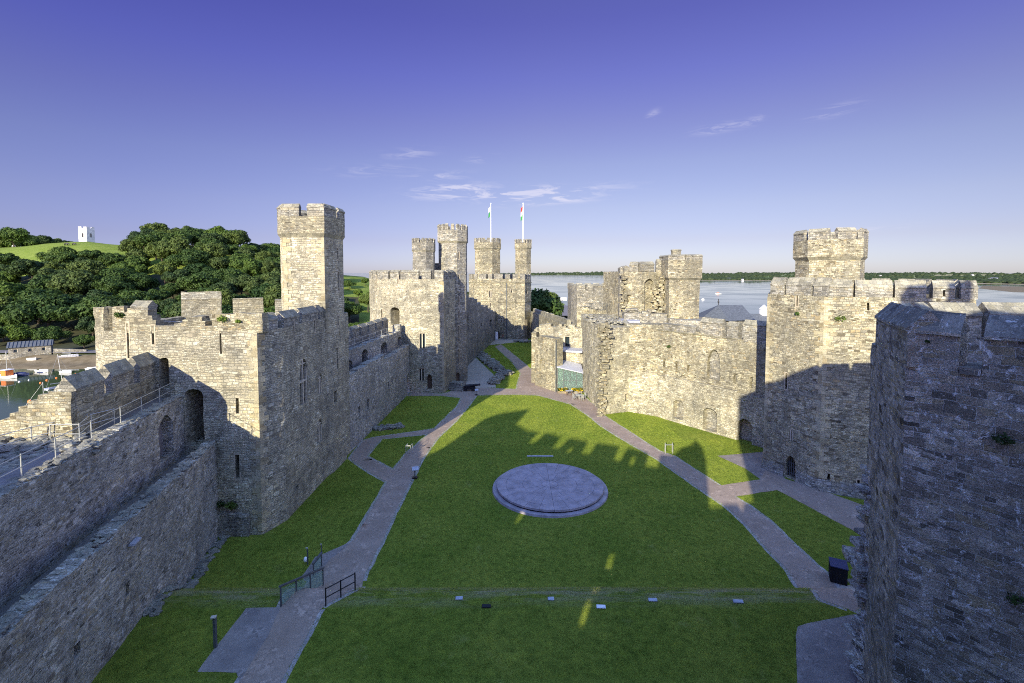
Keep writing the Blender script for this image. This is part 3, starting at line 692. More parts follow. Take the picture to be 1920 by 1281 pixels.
for (y0, y1, slit) in ((27.0, 29.7, 0), (30.5, 33.0, 0), (33.7, 35.9, 0)):
    L0 = (y0-26.9)*1.0255; L1 = (y1-26.9)*1.0255
    merlon(TH, A, B, L0, L1, 12.25, 13.25, 14.1, th=.95, m='cope', cell=.5, amp=.03)
# broken end of the parapet and stepped ruin in the sun
b = bmesh.new(); A, B = (-31.5, 26.6), (-24.88, 26.75)
strip(b, A, B, 1.5, [(0, 10.9), (.8, 10.95), (.82, 11.15), (1.9, 11.2), (1.92, 11.3), (2.6, 11.35), (2.62, 11.75), (3.2, 11.8), (3.22, 12.1), (3.7, 12.1), (3.72, 12.45), (4.2, 12.5), (4.22, 12.75), (4.75, 12.8), (4.77, 13.1), (5.4, 13.15), (5.42, 13.3), (6.6, 13.3)], 4)
mesh_obj('broken_parapet', b, 'buff', TH, cell=.45, amp=.075)
b = bmesh.new(); strip(b, (-40, 25.4), (-31.4, 26.6), 1.4, [(0, 10.7), (3, 10.9), (3.01, 11.0), (8.68, 11.05)], 4); mesh_obj('broken_parapet', b, 'buff', TH, cell=.5, amp=.09)
b = bmesh.new(); prism(b, ccw([(-42, 14), (-21.2, 14), (-24.0, 26.9), (-30, 26.9), (-42, 25.8)]), 5, 10.35); mesh_obj('ruined_floor', b, 'walk', TH, cell=1.2, amp=.06)
b = bmesh.new(); sp_ = []
for i in range(260):
    t = random.random(); q = Z(random.uniform(-40, 185), random.uniform(803, 850), 10.45)
    sp_.append(Vector((q.x, q.y, 10.35+random.uniform(0, .35))))
stones(b, sp_, .35, 1.0, .6); mesh_obj('loose_stones', b, 'loose', TH)
b = bmesh.new(); sp_ = []
for i in range(150):
    q = Z(random.uniform(-60, 75), random.uniform(850, 905), 10.45); sp_.append(Vector((q.x, q.y, 10.4)))
stones(b, sp_, .3, .9, .5); mesh_obj('loose_stones', b, 'loose', TH)
# foot of the low wall: ledge of rubble
b = bmesh.new(); sp_ = []
for i in range(230):
    y = random.uniform(25, 36); q = ln(-14.29+random.uniform(-.1, .75), y); sp_.append(Vector((q[0], q[1], gz(q[0], y)+.05)))
stones(b, sp_, .2, .6, .5); tag(mesh_obj('rubble_ledge', b, 'loose'), 'low ledge of loose stones along the foot of the left foreground wall', 'rubble')
rail('walkway_railing', 'double steel handrail running up the walkway above the left wall to the first tower', [Vector((ln(-17.35, y)[0], y, 10.7)) for y in (17, 23.4, 28.9, 33.6, 36.5)], 1.1, 2.3)
rail('walkway_railing', 'steel rail on the inner side of the sunlit ruined landing, left edge of the photo', [Z(-40, 868, 10.4), Z(60, 838, 10.4), Z(165, 812, 10.6)], 1.1, 2.6)
rail('landing_railing', 'short steel rail crossing the ruined landing in front of the stepped parapet', [Z(95, 832, 10.4), Z(150, 832, 10.5), Z(172, 812, 10.6), Z(215, 800, 10.6)], 1.1, 1.8)
b = bmesh.new(); q = Vector((-21.55, 29, 6.9)); A, B = ln(-14.25, 20), ln(-14.25, 30)
s_, z_ = onwall(A, B, 249, 1016); u_ = (Vector(B)-Vector(A)).normalized(); pq = Vector(A)+u_*s_
box(b, (pq.x+.12, pq.y, z_), (.3, .75, .14), math.atan2(u_.y, u_.x)-R(90)); bmesh.ops.bevel(b, geom=b.edges[:], offset=.03, segments=2, affect='EDGES')
tag(mesh_obj('wall_lamp', b, 'lead'), 'small pale floodlight fixed near the top of the low left wall', 'floodlight')
# ---- tower A (with the tall turret)
C0, C1, C2 = pt(G(492, 1003)), pt(G(538, 976)), pt(G(643, 863))
FY = C0[1]
PA = [(-30.6, FY+.1), C0, C1, C2, (C2[0]+.05, 52.6), (-20, 54.5), (-26, 52), (-33.5, 48), (-33.4, 41), (-32.6, FY+1.6)]
TA = thing('castle_tower', 'nearest left tower with ruined front parapet and one tall octagonal turret', 'castle tower', (-25, 44, 0))
b = bmesh.new(); cup(b, PA, 1.0, -1, 14.5, 15.65)
oa = Openings(); Fa, Fb = PA[0], PA[1]; Ra, Rb = C1, C2
oa.add('slit', Fa, Fb, 412, 416, 620, 664, depth=.6).add('slit', Fa, Fb, 284, 289, 612, 646, depth=.6).add('slit', Fa, Fb, 238, 242, 606, 672, depth=.6)
oa.add('slit', Fa, Fb, 442, 448, 746, 776, depth=.7).add('slit', Fa, Fb, 441, 449, 853, 898, depth=.8)
oa.add('hole', Fa, Fb, 299, 317, 671, 728, 'seg', 1.8).add('hole', Fa, Fb, 347, 382, 729, 836, 'seg', 2.2)
oa.add('window', Ra, Rb, 562, 577, 672, 757, 'pointed', .7, 2, 1).add('window', Ra, Rb, 596, 604, 700, 738, 'pointed', .7, 2).add('window', Ra, Rb, 625, 632, 733, 757, 'rect', .6)
oa.add('window', Ra, Rb, 594, 605, 786, 830, 'pointed', .7, 2).add('slit', Ra, Rb, 628, 631, 806, 825, depth=.6).add('slit', Ra, Rb, 631, 634, 652, 692, depth=.6)
oa.add('slit', Ra, Rb, 550, 552, 602, 638, depth=.6).add('slit', Ra, Rb, 589, 591, 600, 622, depth=.6).add('hole', Ra, Rb, 555, 560, 910, 916, depth=.4)
b = oa.cut(b); wallA = mesh_obj('wall', b, 'pale', TA, cell=.75, amp=.045); oa.parts(TA)
# ruined front parapet
b = bmesh.new(); prof = []
def fr(px, py): return onwall(Fa, Fb, px, py)
for (p0, y0, p1, y1) in ((209, 575, 232, 575), (233, 586, 237, 586), (238, 578, 277, 578), (278, 592, 284, 592), (284.5, 602, 291, 602), (291.5, 611, 326, 612), (327, 607, 343, 605), (343.5, 600, 350, 599), (350.5, 594, 378, 594), (378.5, 603, 385, 603), (385.5, 612, 397, 612), (397.5, 590, 440, 590), (441, 588, 491, 588)):
    a = fr(p0, y0); c = fr(p1, y1); prof += [(a[0], a[1]), (c[0], c[1])]
prof[0] = (max(prof[0][0], -.3), prof[0][1]); prof = [q for q in prof if q[0] >= -.35]
strip(b, (Fa[0], Fa[1]+.03), (Fb[0], Fb[1]+.03), .9, prof, 15.5)
mesh_obj('ruined_parapet', b, 'buff', TA, cell=.4, amp=.07)
b = bmesh.new(); strip(b, PA[9], (Fa[0]-.02, Fa[1]+.05), .9, [(0, 17.3), (2.5, 17.4)], 15.4); mesh_obj('ruined_parapet', b, 'buff', TA, cell=.4, amp=.08)
a = fr(245, 578); c = fr(278, 578); merlon(TA, Fa, Fb, a[0], c[0], a[1]-.15, a[1]+.02, a[1]+.55, .9, m='cope')
merlon(TA, C0, C1, .05, 1.9, 15.6, 16.35, 16.95, .9, m='cope')
for (s0, s1) in ((.35, 3.0), (3.6, 6.9), (7.3, 8.1)): merlon(TA, C1, C2, s0, s1, 15.6, 16.3, 16.95, .9, m='cope', slit=True)
merlon(TA, PA[6], PA[7], .9, 3.7, 15.6, 17.2, 17.25, .9, m='pale'); merlon(TA, PA[6], PA[7], 4.7, 8.1, 15.6, 17.3, 18.1, .9, m='pale', amp=.07, cell=.4); merlon(TA, PA[5], PA[6], 3.2, 6.2, 15.6, 17.0, 17.2, .9); merlon(TA, PA[5], PA[6], .3, 2.2, 15.6, 17.0, 17.2, .9)
rail('roof_railing', 'green steel rail round the roof opening behind the ruined parapet of the nearest left tower', [Vector((-31.2, 42.0, 14.6)), Vector((-28.6, 41.2, 14.6)), Vector((-27.2, 44.5, 14.6)), Vector((-25.5, 49, 14.6)), Vector((-22, 50, 14.6))], 1.2, 1.9, mat_='rail')
b = bmesh.new(); prism(b, ccw([(-24.6, 41.5), (-21.4, 41.5), (-21.4, 44.5), (-24.6, 44.5)]), 14.5, 14.95); mesh_obj('roof_hatch', b, 'lead', TA, cell=None)
TP = [(-22.0, 46.4), (-18.1, 46.4), (C2[0]+.22, 47.3), (C2[0]+.30, 50.7), (-18.6, 51.7), (-21.9, 51.7), (-22.75, 50.7), (-22.75, 47.3)]
ot = Openings().add('slit', TP[2], TP[3], 632, 634, 466, 486, depth=.5).add('slit', TP[2], TP[3], 634, 636, 510, 545, depth=.5).add('slit', TP[2], TP[3], 633, 635, 592, 610, depth=.5).add('slit', TP[2], TP[3], 631, 634, 652, 692, depth=.5).add('hole', TP[2], TP[3], 626, 632, 733, 756, depth=.5)
turret(TA, TP, -.8, 23.75, 24.4, 25.45, 26.2, 26.65, m='pale', ln=9, gap=.75, ops=ot, spans={0: [(0, 1.75), (2.5, 4.2)], 2: [(0, 1.3), (2.0, 3.6)], 4: [(.9, 2.6)], 6: [(1, 2.5)]})
quoins(TA, PA[0], C0, C1, .3, 15.3); quoins(TA, TP[0], TP[1], TP[2], 14.2, 23.4); quoins(TA, TP[7], TP[0], TP[1], 14.6, 23.4)
# plinth bulge at the foot of the front face with a mossy ledge
b = bmesh.new(); cutter(b, (-24.2, FY-.02), (-19.9, FY-.02), [(0, -1), (4.2, -1), (4.2, 1.6), (2.6, 1.9), (0, 1.75)], -.22, .4); mesh_obj('plinth', b, 'grey', TA, cell=.5, amp=.06)
# ---- curtain between tower A and the second left tower
TC = thing('castle_wall', 'shadowed curtain wall with arched gallery doorways between the two left towers', 'castle wall', (-19, 66, 0))
Q0 = pt(G(833, 737)); QL = (-16.95, Q0[1]); CA, CB = (C2[0]+.0, 51.9), (-17.05, Q0[1])
oc = Openings()
b = bmesh.new(); strip_noise(b, CA, CB, .9, -1, 8.4, .10, 1.3, prof=lambda s: 8.75 if s < 13.5 else 8.1)
oc.add('hole', CA, CB, 688, 692, 748, 768, depth=.5).add('slit', CA, CB, 672, 675, 762, 782, depth=.5).add('slit', CA, CB, 727, 730, 716, 730, depth=.5).add('hole', CA, CB, 763, 768, 700, 738, 'pointed', 1.2)
b = oc.cut(b); mesh_obj('low_wall', b, 'rubble', TC, cell=.8, amp=.07)
b = bmesh.new(); cutter(b, (CA[0]-.9, CA[1]), (CB[0]-.9, CB[1]), [(0, 5), (28.5, 5), (28.5, 7.3), (0, 7.3)], 0, 1.4); mesh_obj('passage_floor', b, 'walk', TC, cell=1.5, amp=.03)
GA, GB = (-20.3, 52.2), (-18.35, Q0[1]); og = Openings()
for (x0, x1, y0, y1) in ((646, 661, 676, 712), (678, 690, 655, 700), (714, 726, 642, 664), (745, 752, 632, 648), (758, 768, 622, 648)): og.add('hole', GA, GB, x0, x1, y0, y1, 'seg', 1.4)
b = bmesh.new(); strip_noise(b, GA, GB, .9, 5, 10.5, .12, 1.2, prof=lambda s: 10.5+(1.6*sstep(25, 27, s) if s > 25 else 0)); b = og.cut(b); mesh_obj('gallery_wall', b, 'rubble', TC, cell=.8, amp=.07)
b = bmesh.new(); cutter(b, (GA[0]-.9, GA[1]), (GB[0]-.9, GB[1]), [(0, 5), (28, 5), (28, 10.1), (0, 10.1)], 0, 1.4); mesh_obj('upper_walk', b, 'walk', TC, cell=1.5, amp=.03)
OA, OB = (-22.5, 52.5), (-20.5, Q0[1]-.1); b = bmesh.new(); strip_noise(b, OA, OB, .9, 3, 11.3, .04, 3); mesh_obj('parapet_wall', b, 'grey', TC, cell=.8, amp=.05)
merlon_row(TC, OA, OB, 11.3, 12.2, 12.7, 2.4, .75, .9, cell=.7)
rail('walkway_railing', 'sunlit steel rail along the gallery walk in front of the second left tower', [Vector((GA[0]+(GB[0]-GA[0])*t-.3, GA[1]+(GB[1]-GA[1])*t, 10.45)) for t in (.12, .5, .95)], 1.1, 2.4)
# ---- second left tower (two turrets)
PQ = [(-26.3, 88.5), (-22.9, 83.5), QL, Q0, pt(G(853, 722)), (-8.6, 92), (-12, 98), (-21, 98.5), (-26.8, 95)]
TQ = thing('castle_tower', 'many-sided middle tower with two slim turrets and an upper doorway on its sunlit face', 'castle tower', (-17, 89, 0))
oq = Openings()
oq.add('door', PQ[1], PQ[2], 732, 749, 576, 610, 'seg', 2.6)  # open passage: dark wood panel added to stand in for its shade
oq.add('window', PQ[2], PQ[3], 785, 798, 624, 654, 'rect', .5, 2).add('window', PQ[2], PQ[3], 785, 796, 690, 714, 'rect', .6, 2).add('door', PQ[2], PQ[3], 801, 810, 702, 730, 'pointed', .8)
oq.add('slit', PQ[1], PQ[2], 714.5, 717, 580, 596, depth=.5).add('slit', PQ[0], PQ[1], 704, 706, 517, 537, depth=.5).add('slit', PQ[1], PQ[2], 745, 747, 517, 533, depth=.5).add('slit', PQ[3], PQ[4], 839, 841, 566, 590, depth=.5)
b = bmesh.new(); cup(b, ccw(PQ), .9, -1, 17.6, 18.95); b = oq.cut(b); mesh_obj('wall', b, 'pale', TQ, cell=1.2, amp=.06); oq.parts(TQ)
for i in range(len(PQ)):
    A, B = PQ[i], PQ[(i+1) % len(PQ)]; merlon_row(TQ, A, B, 18.95, 20.05, 20.5, 1.75, .55, .9, start=.02, cell=1.0, slit=False)
quoins(TQ, QL, Q0, PQ[4], .2, 18.6)
ST = ngon(-10.75, 87.7, 2.65); os_ = Openings()
f_ = ccw(ST)
# the two faces that look back towards the camera
es = sorted(range(8), key=lambda i: (f_[i][1]+f_[(i+1) % 8][1]))[:3]
eR = max(es, key=lambda i: f_[i][0]+f_[(i+1) % 8][0])
for (y0, y1) in ((473, 486), (515, 535), (548, 573), (583, 596), (611, 640), (655, 682)): os_.add('slit', f_[eR], f_[(eR+1) % 8], 859.5, 861.5, y0, y1, depth=.5)
os_.add('door', f_[eR], f_[(eR+1) % 8], 855, 863, 699, 719, 'pointed', .6)
turret(TQ, ST, -.5, 25.6, 26.4, 27.6, 28.3, 28.7, m='grey', ln=1.2, gap=.5, ops=os_, cell=1.2, cap='grey')
o2 = Openings(); S2 = ngon(-15.45, 84.3, 1.95)
turret(TQ, S2, 14, 23.9, 24.4, 25.2, 25.75, 26.0, m='grey', over=.15, ln=.9, gap=.4, ops=None, cell=1.2, cap='grey')
b = bmesh.new(); prism(b, ccw([(-14.4, 88.5), (-13.2, 88.5), (-13.2, 89.6), (-14.4, 89.6)]), 17, 21.8); mesh_obj('chimney', b, 'grey', TQ, cell=1.0)
for i, (x0, y0) in enumerate(((842, 737), (790, 733))):
    b = bmesh.new(); g = G(x0, y0)
    if i == 0: 
        for k in range(5): box(b, (g.x+1.3-.12*k, g.y+2.1+k*.35, .12+k*.2), (2.6, 1.9, .2), R(-20))
    else:
        for k in range(4): box(b, (g.x+1.6, g.y+.2+.28*k, .1+.18*k), (2.6, .8, .18))
    tag(mesh_obj('stone_steps', b, 'grey', cell=.8, amp=.02), ['flight of worn stone steps up to the stair turret door beside the cannon', 'low stone steps below the pointed door of the middle tower'][i], 'steps')
# ---- curtain from second tower to the far tower
TW4 = thing('castle_wall', 'dark stepped curtain wall behind the middle tower running to the far three-storey tower', 'castle wall', (-7, 120, 0))
A, B = (-10.2, 97), (-4.9, 144.2); L4 = math.hypot(B[0]-A[0], B[1]-A[1]); o4 = Openings()
o4.add('hole', A, B, 873.5, 879, 593, 622, 'rect', 1).add('hole', A, B, 918, 922, 600, 613, 'rect', .8).add('hole', A, B, 916, 924, 625, 637, 'round', 1.5).add('hole', A, B, 902, 904, 606, 612, 'rect', .8)
b = bmesh.new(); strip_noise(b, A, B, 2.0, -1, 12, .1, 3.2, prof=lambda s: lerp(s/L4, 15.4, 7.8)+(.55 if int(s/2.6) % 2 else 0)); b = o4.cut(b); mesh_obj('wall', b, 'grey', TW4, cell=1.6, amp=.08)
# ---- far tower with the flagpoles
PE = [(-13.6, 151), (-9.0, 146), (-4.2, 143.5), (3.8, 143.2), (5.9, 148), (5.9, 158), (0, 163), (-9, 163), (-13.6, 158)]
TE = thing('castle_tower', 'farthest tower, tall and sunlit, with two flagpoled turrets in front of the sea', 'castle tower', (-4, 152, 0)); oe = Openings()
F3 = (PE[2], PE[3]); F2_ = (PE[1], PE[2])
oe.add('window', *F3, 954.5, 961, 541, 549, 'pointed', .7, 2).add('window', *F3, 934, 937, 597, 606, 'round', .7).add('window', *F3, 939, 942, 597, 605, 'round', .7).add('window', *F3, 966, 969, 582, 592, 'rect', .7).add('window', *F2_, 916, 922, 545, 557, 'rect', .7, 2).add('window', *F2_, 918, 921, 567, 575, 'rect', .7).add('window', PE[3], PE[4], 987, 990, 541, 551, 'pointed', .7)
oe.add('door', *F3, 932, 937, 621, 634, 'pointed', .8).add('slit', *F3, 944.5, 946, 582, 590, depth=.6)
b = bmesh.new(); cup(b, ccw(PE), 1.0, -1, 16.4, 18.2); b = oe.cut(b); mesh_obj('wall', b, 'buff', TE, cell=1.6, amp=.06); oe.parts(TE)
for z in (17.0, 11.3):
    b = bmesh.new(); frustum(b, inset(ccw(PE), -.04), z-.12, inset(ccw(PE), -.22), z+.12); mesh_obj('string_course', b, 'cope', TE)
for i in range(len(PE)): merlon_row(TE, PE[i], PE[(i+1) % len(PE)], 18.2, 19.4, 19.75, 1.5, .75, 1.0, cell=None)
ocL = Openings(); EL = ngon(-7.6, 150.5, 4.15); ER = ngon(3.45, 150.2, 2.6)
turret(TE, EL, 14, 27.5, 28, 29.3, 30.4, 30.7, m='buff', over=.3, ln=1.1, gap=.6, cell=1.6)
turret(TE, ER, 14, 27.6, 28, 29.2, 30.1, 30.4, m='buff', over=.25, ln=.9, gap=.5, cell=1.6)
for pl in (EL, ER):
    b = bmesh.new(); frustum(b, inset(ccw(pl), -.03), 22.9, inset(ccw(pl), -.18), 23.15); mesh_obj('string_course', b, 'cope', TE)
b = bmesh.new(); tube(b, (-1.6, 143.3, 0), (-1.6, 143.3, 17), .13); mesh_obj('downpipe', b, 'iron', TE, uv=False)
b = bmesh.new(); prism(b, ccw([pt(Z(952, 634, 0)), pt(Z(983, 637, 0)), (4.6, 144), (-1.2, 144)]), -1, 6.0); of = Openings().add('door', pt(Z(952, 634, 0)), pt(Z(983, 637, 0)), 969, 975, 613, 633, 'seg', .6); b = of.cut(b)
mesh_obj('forebuilding', b, 'brown', TE, cell=1.5, amp=.06); of.parts(TE)
for i, (x, y, lab) in enumerate(((-6.6, 150.5, 'white flagpole on the wider left turret of the farthest tower'), (3.45, 150.2, 'white flagpole on the narrow right turret of the farthest tower'))):
    t = thing('flagpole', lab, 'flagpole', (x, y, 28)); b = bmesh.new(); bmesh.ops.create_cone(b, cap_ends=True, segments=8, radius1=.16, radius2=.09, depth=13.4, matrix=Matrix.Translation((x, y, 34.7))); mesh_obj('pole', b, 'white', t, uv=False)
    b = bmesh.new(); bmesh.ops.create_icosphere(b, subdivisions=2, radius=.22, matrix=Matrix.Translation((x, y, 41.5))); mesh_obj('finial', b, 'white', t, uv=False)
    f = thing('flag', ['limp green and white flag hanging from the left flagpole', 'limp red, white and green flag hanging from the right flagpole'][i], 'flag', (x, y, 39.8))
    for k, mm in enumerate(('white', 'green') if i == 0 else ('red', 'white', 'green')):
        b = bmesh.new(); n = 7; z1 = 40.6-(1.3 if i else 1.6)*k; vs0 = []
        for r_ in range(5):
            z = z1-r_*.36; row = []
            for c_ in range(n):
                a = c_*.9+r_*.2; row.append(b.verts.new((x-.12-.09*c_-.03*r_, y-.1+.16*math.sin(a*1.7), z-.10*c_)))
            vs0.append(row)
        for r_ in range(4):
            for c_ in range(n-1): b.faces.new((vs0[r_][c_], vs0[r_][c_+1], vs0[r_+1][c_+1], vs0[r_+1][c_]))
        o = mesh_obj('flag_panel', b, mm, f); s = o.modifiers.new('s', 'SOLIDIFY'); s.thickness = .03
# ---- curtain right of the far tower
T3 = thing('castle_wall', 'sunlit low curtain wall joining the farthest tower to the ruined kitchens', 'castle wall', (8, 118, 0))
A, B = (5.7, 147), (9.9, 92); b = bmesh.new(); strip_noise(b, A, B, 2.2, -1, 9, .12, 2.6, prof=lambda s: lerp(s/55, 8.2, 10.2)); o3 = Openings().add('hole', A, B, 1026, 1041, 608, 619, 'rect', 1.4); b = o3.cut(b); mesh_obj('wall', b, 'buff', T3, cell=1.5, amp=.09)
b = bmesh.new(); strip_noise(b, (A[0]+.7, A[1]), (B[0]+.7, B[1]), .7, 7.5, 9, .15, 1.6, prof=lambda s: lerp(s/55, 9.1, 11.0)); mesh_obj('parapet_wall', b, 'cope', T3, cell=1.5, amp=.09)
# ---- ruined kitchen block with cafe
TK = thing('castle_ruin', 'ruined sunlit kitchen block around the glass cafe front, right of the plaza', 'castle ruin', (9, 84, 0))
k0, k1 = pt(G(1003, 722)), pt(G(1041, 735)); b = bmesh.new()
ok = Openings(); 
strip(b, k0, k1, 1.6, [(0, 8.6), (1.2, 8.7), (1.22, 9.0), (math.hypot(k1[0]-k0[0], k1[1]-k0[1]), 9.0)], -1); ok.add('hole', k0, k1, 1012, 1024, 672, 712, 'round', .22).add('slit', k0, k1, 1036, 1038, 652, 690, depth=.5)
b = ok.cut(b); mesh_obj('wall', b, 'buff', TK, cell=.8, amp=.08)
b = bmesh.new(); strip_noise(b, (5.0, 88.3), (13.2, 84.6), 1.2, -1, 10.4, .35, .9); okk = Openings().add('window', (5.0, 88.3), (13.2, 84.6), 1058, 1069, 630, 650, 'rect', .9); b = okk.cut(b); okk.parts(TK); mesh_obj('wall', b, 'pale', TK, cell=.8, amp=.10)
b = bmesh.new(); strip_noise(b, (k0[0]+.3, k0[1]+1.5), (6.1, 92), .9, -1, 9.4, .3, .8); mesh_obj('wall', b, 'buff', TK, cell=.8, amp=.1)
b = bmesh.new(); strip_noise(b, (7.4, 83.6), (12.2, 82.0), .8, 4.4, 6.2, .25, .8); mesh_obj('wall', b, 'pale', TK, cell=.7, amp=.09)
b = bmesh.new(); prism(b, ccw([(7.6, 83), (12, 81.5), (13.5, 85), (8, 88)]), 6.3, 6.6); mesh_obj('floor_slab', b, 'lead', TK)
b = bmesh.new(); tube(b, (k1[0]+.12, k1[1]+.1, 0), (k1[0]+.12, k1[1]+.1, 8.8), .13); mesh_obj('downpipe', b, 'iron', TK, uv=False)
# cafe glazing
gA, gB = (k1[0]+.35, k1[1]+.2), (11.75, 79.2)
b = bmesh.new(); cutter(b, gA, gB, [(0, 0), (4.3, 0), (4.3, 3.2), (0, 4.1)], 0, .06); gz_ = mesh_obj('cafe_glass', b, 'glass', TK)
b = bmesh.new(); rects(b, gA, gB, [(s, s+.09, 0, 4.1-.2*s) for s in (0, 1.05, 2.1, 3.15, 4.2)]+[(0, 4.3, 1.95, 2.04), (0, 4.3, .02, .12)], -.05, .0); mesh_obj('cafe_frame', b, 'iron', TK)
b = bmesh.new(); face(b, [(gA[0]-.1, gA[1]-.3, 4.15), (gB[0]+.1, gB[1]-.3, 3.3), (12.0, 83.6, 4.5), (7.5, 84.8, 5.3)]); r_ = bmesh.ops.extrude_face_region(b, geom=b.faces[:]); [setattr(v.co, 'z', v.co.z+.12) for v in r_['geom'] if isinstance(v, bmesh.types.BMVert)]; mesh_obj('cafe_roof', b, 'lead', TK)
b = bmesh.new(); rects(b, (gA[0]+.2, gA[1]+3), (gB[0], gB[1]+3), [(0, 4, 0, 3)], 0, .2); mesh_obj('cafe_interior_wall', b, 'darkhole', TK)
# ---- wall W1 between kitchens and right tower, with block at its left end
a_, b_, c_, e_, f_2 = pt(G(1131, 778)), pt(G(1178, 772)), pt(G(1230, 781)), pt(G(1380, 825)), pt(G(1440, 843))
TW = thing('castle_wall', 'high sunlit inner wall with blocked pointed window and three arched recesses at its foot', 'castle wall', (20, 64, 0))
def seg_off(p, q, d): 
    v = (Vector(q)-Vector(p)).normalized(); return (p[0]-v.y*d, p[1]+v.x*d)
ow = Openings()
ow.add('hole', c_, e_, 1262, 1282, 751, 786, 'seg', .9).add('hole', c_, e_, 1318, 1344, 766, 808, 'seg', .9).add('slit', a_, b_, 1172, 1179, 738, 752, depth=.5)
b = bmesh.new(); L1 = (Vector(c_)-Vector(e_)).length; strip_noise(b, c_, e_, 2.4, -1, 5.9, .03, 3); b = ow.cut(b) if False else b
o1 = Openings(); o1.items = [i for i in ow.items if i[1] == c_]; b = o1.cut(b); mesh_obj('wall', b, 'pale', TW, cell=.8, amp=.06)
b = bmesh.new(); strip_noise(b, e_, f_2, 2.4, -1, 5.7, .02, 3); o1 = Openings().add('hole', e_, f_2, 1383, 1410, 786, 832, 'round', .9); b = o1.cut(b); mesh_obj('wall', b, 'pale', TW, cell=.8, amp=.06)
b = bmesh.new(); strip_noise(b, b_, c_, 2.4, -1, 6.0, .03, 3); mesh_obj('wall', b, 'pale', TW, cell=.8, amp=.06)
def off2(p, k=.45): return (p[0]+.25*k*2, p[1]+.42*k*2)
c2, e2, f2 = off2(c_), off2(e_), off2(f_2)
b = bmesh.new(); strip_noise(b, c2, e2, 1.8, 5.6, 12.4, .04, 2.5, prof=lambda s: lerp(s/L1, 12.7, 12.0)); o1 = Openings()
o1.add('hole', c2, e2, 1326, 1350, 656, 712, 'pointed', .65)
for (x0, x1, y0, y1) in ((1243, 1248, 673, 687), (1266, 1272, 678, 698), (1288, 1294, 684, 698)): o1.add('hole', c2, e2, x0, x1, y0, y1, 'rect', .6)
o1.add('hole', c2, e2, 1375, 1381, 701, 720, 'rect', .6)
b = o1.cut(b); mesh_obj('wall', b, 'buff', TW, cell=.8, amp=.07)
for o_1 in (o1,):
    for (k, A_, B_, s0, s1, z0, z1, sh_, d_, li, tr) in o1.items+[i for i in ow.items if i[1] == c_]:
        bb = bmesh.new(); cutter(bb, A_, B_, cut_shape(sh_, s0+.02, s1-.02, z0+.02, z1-.02), d_-.12, d_-.05); mesh_obj('blocked_recess_shade', bb, 'grey', TW)  # blocked stone backing, made greyer to carry the shade of the recess
b = bmesh.new(); strip_noise(b, e2, f2, 1.8, 5.5, 12.1, .02, 3); o1 = Openings().add('hole', e2, f2, 1405, 1411, 707, 727, 'rect', .6); b = o1.cut(b); mesh_obj('wall', b, 'buff', TW, cell=.8, amp=.06)
b = bmesh.new(); strip_noise(b, b_, c2, 2.4, 5.8, 12.8, .15, 1.4); mesh_obj('wall', b, 'buff', TW, cell=.8, amp=.09)
sA = onwall(c2, e2, 1313, 610)[0]; sB = onwall(c2, e2, 1355, 610)[0]; merlon(TW, c2, e2, sA, sB, 11.9, 13.7, 14.3, .9, cell=.5, amp=.06)
sA = onwall(c2, e2, 1363, 620)[0]; merlon(TW, c2, e2, sA, L1-.1, 11.8, 13.5, 14.1, .9, cell=.5, amp=.06)
sA = onwall(c2, e2, 1240, 610)[0]; sB = onwall(c2, e2, 1304, 610)[0]; merlon(TW, c2, e2, sA, sB, 12.1, 12.9, 13.1, .9, cell=.5, amp=.09)
merlon(TW, e2, f2, .5, 3.2, 11.9, 13.9, 14.5, .9, cell=.5, amp=.04)
b = bmesh.new(); frustum(b, inset(ccw([c2, e2, (e2[0]+.5, e2[1]+1), (c2[0]+.5, c2[1]+1)]), -.12), 12.05, inset(ccw([c2, e2, (e2[0]+.5, e2[1]+1), (c2[0]+.5, c2[1]+1)]), -.16), 12.2) ; mesh_obj('string_course', b, 'cope', TW, cell=1.0, amp=.03)
# left block
BK = [a_, b_, off2(b_, .3), (24, 76), (24, 90), (13, 90), (11.9, 79.4)]
b = bmesh.new(); prism(b, ccw(BK), -1, 12.3); ob_ = Openings(); ob_.items = [i for i in ow.items if i[1] == a_]; b = ob_.cut(b); mesh_obj('broken_block', b, 'pale', TW, cell=.7, amp=.12); ob_.parts(TW)
b = bmesh.new(); random.seed(11)
def tooth(b, x, y, z0, z1, w=.5, dx=(-.3, .3), dy=(-.3, .3)):
    z = z0
    while z < z1:
        h = random.uniform(.18, .38); box(b, (x+random.uniform(*dx), y+random.uniform(*dy), z+h/2), (random.uniform(.4, 1.0)*w*2, random.uniform(.4, 1.0)*w*2, h*.95), random.uniform(-.3, .3)); z += h
tooth(b, a_[0]-.1, a_[1]+.1, -.2, 12.9, .55); tooth(b, a_[0]+.6, a_[1]+.05, 8.0, 13.1, .45); tooth(b, a_[0]-.1, a_[1]+1.4, 2, 12.6, .5); tooth(b, a_[0]-.4, a_[1]-.3, -.2, 4, .4)
mesh_obj('broken_stone_edge', b, 'buff', TW, cell=None)
b = bmesh.new(); sp_ = []
for i in range(170): sp_.append(Vector((random.uniform(12.3, 18), random.uniform(69.5, 82), 12.35+random.uniform(0, .5))))
stones(b, sp_, .4, 1.2, .7); mesh_obj('wall_top_rubble', b, 'loose', TW)
b = bmesh.new(); prism(b, ccw([pt(Z(1158, 604, 12.6)), pt(Z(1200, 604, 12.6)), pt(Z(1196, 597, 12.6)), pt(Z(1162, 597, 12.6))]), 12.5, 12.75); mesh_obj('lead_cover', b, 'lead', TW)
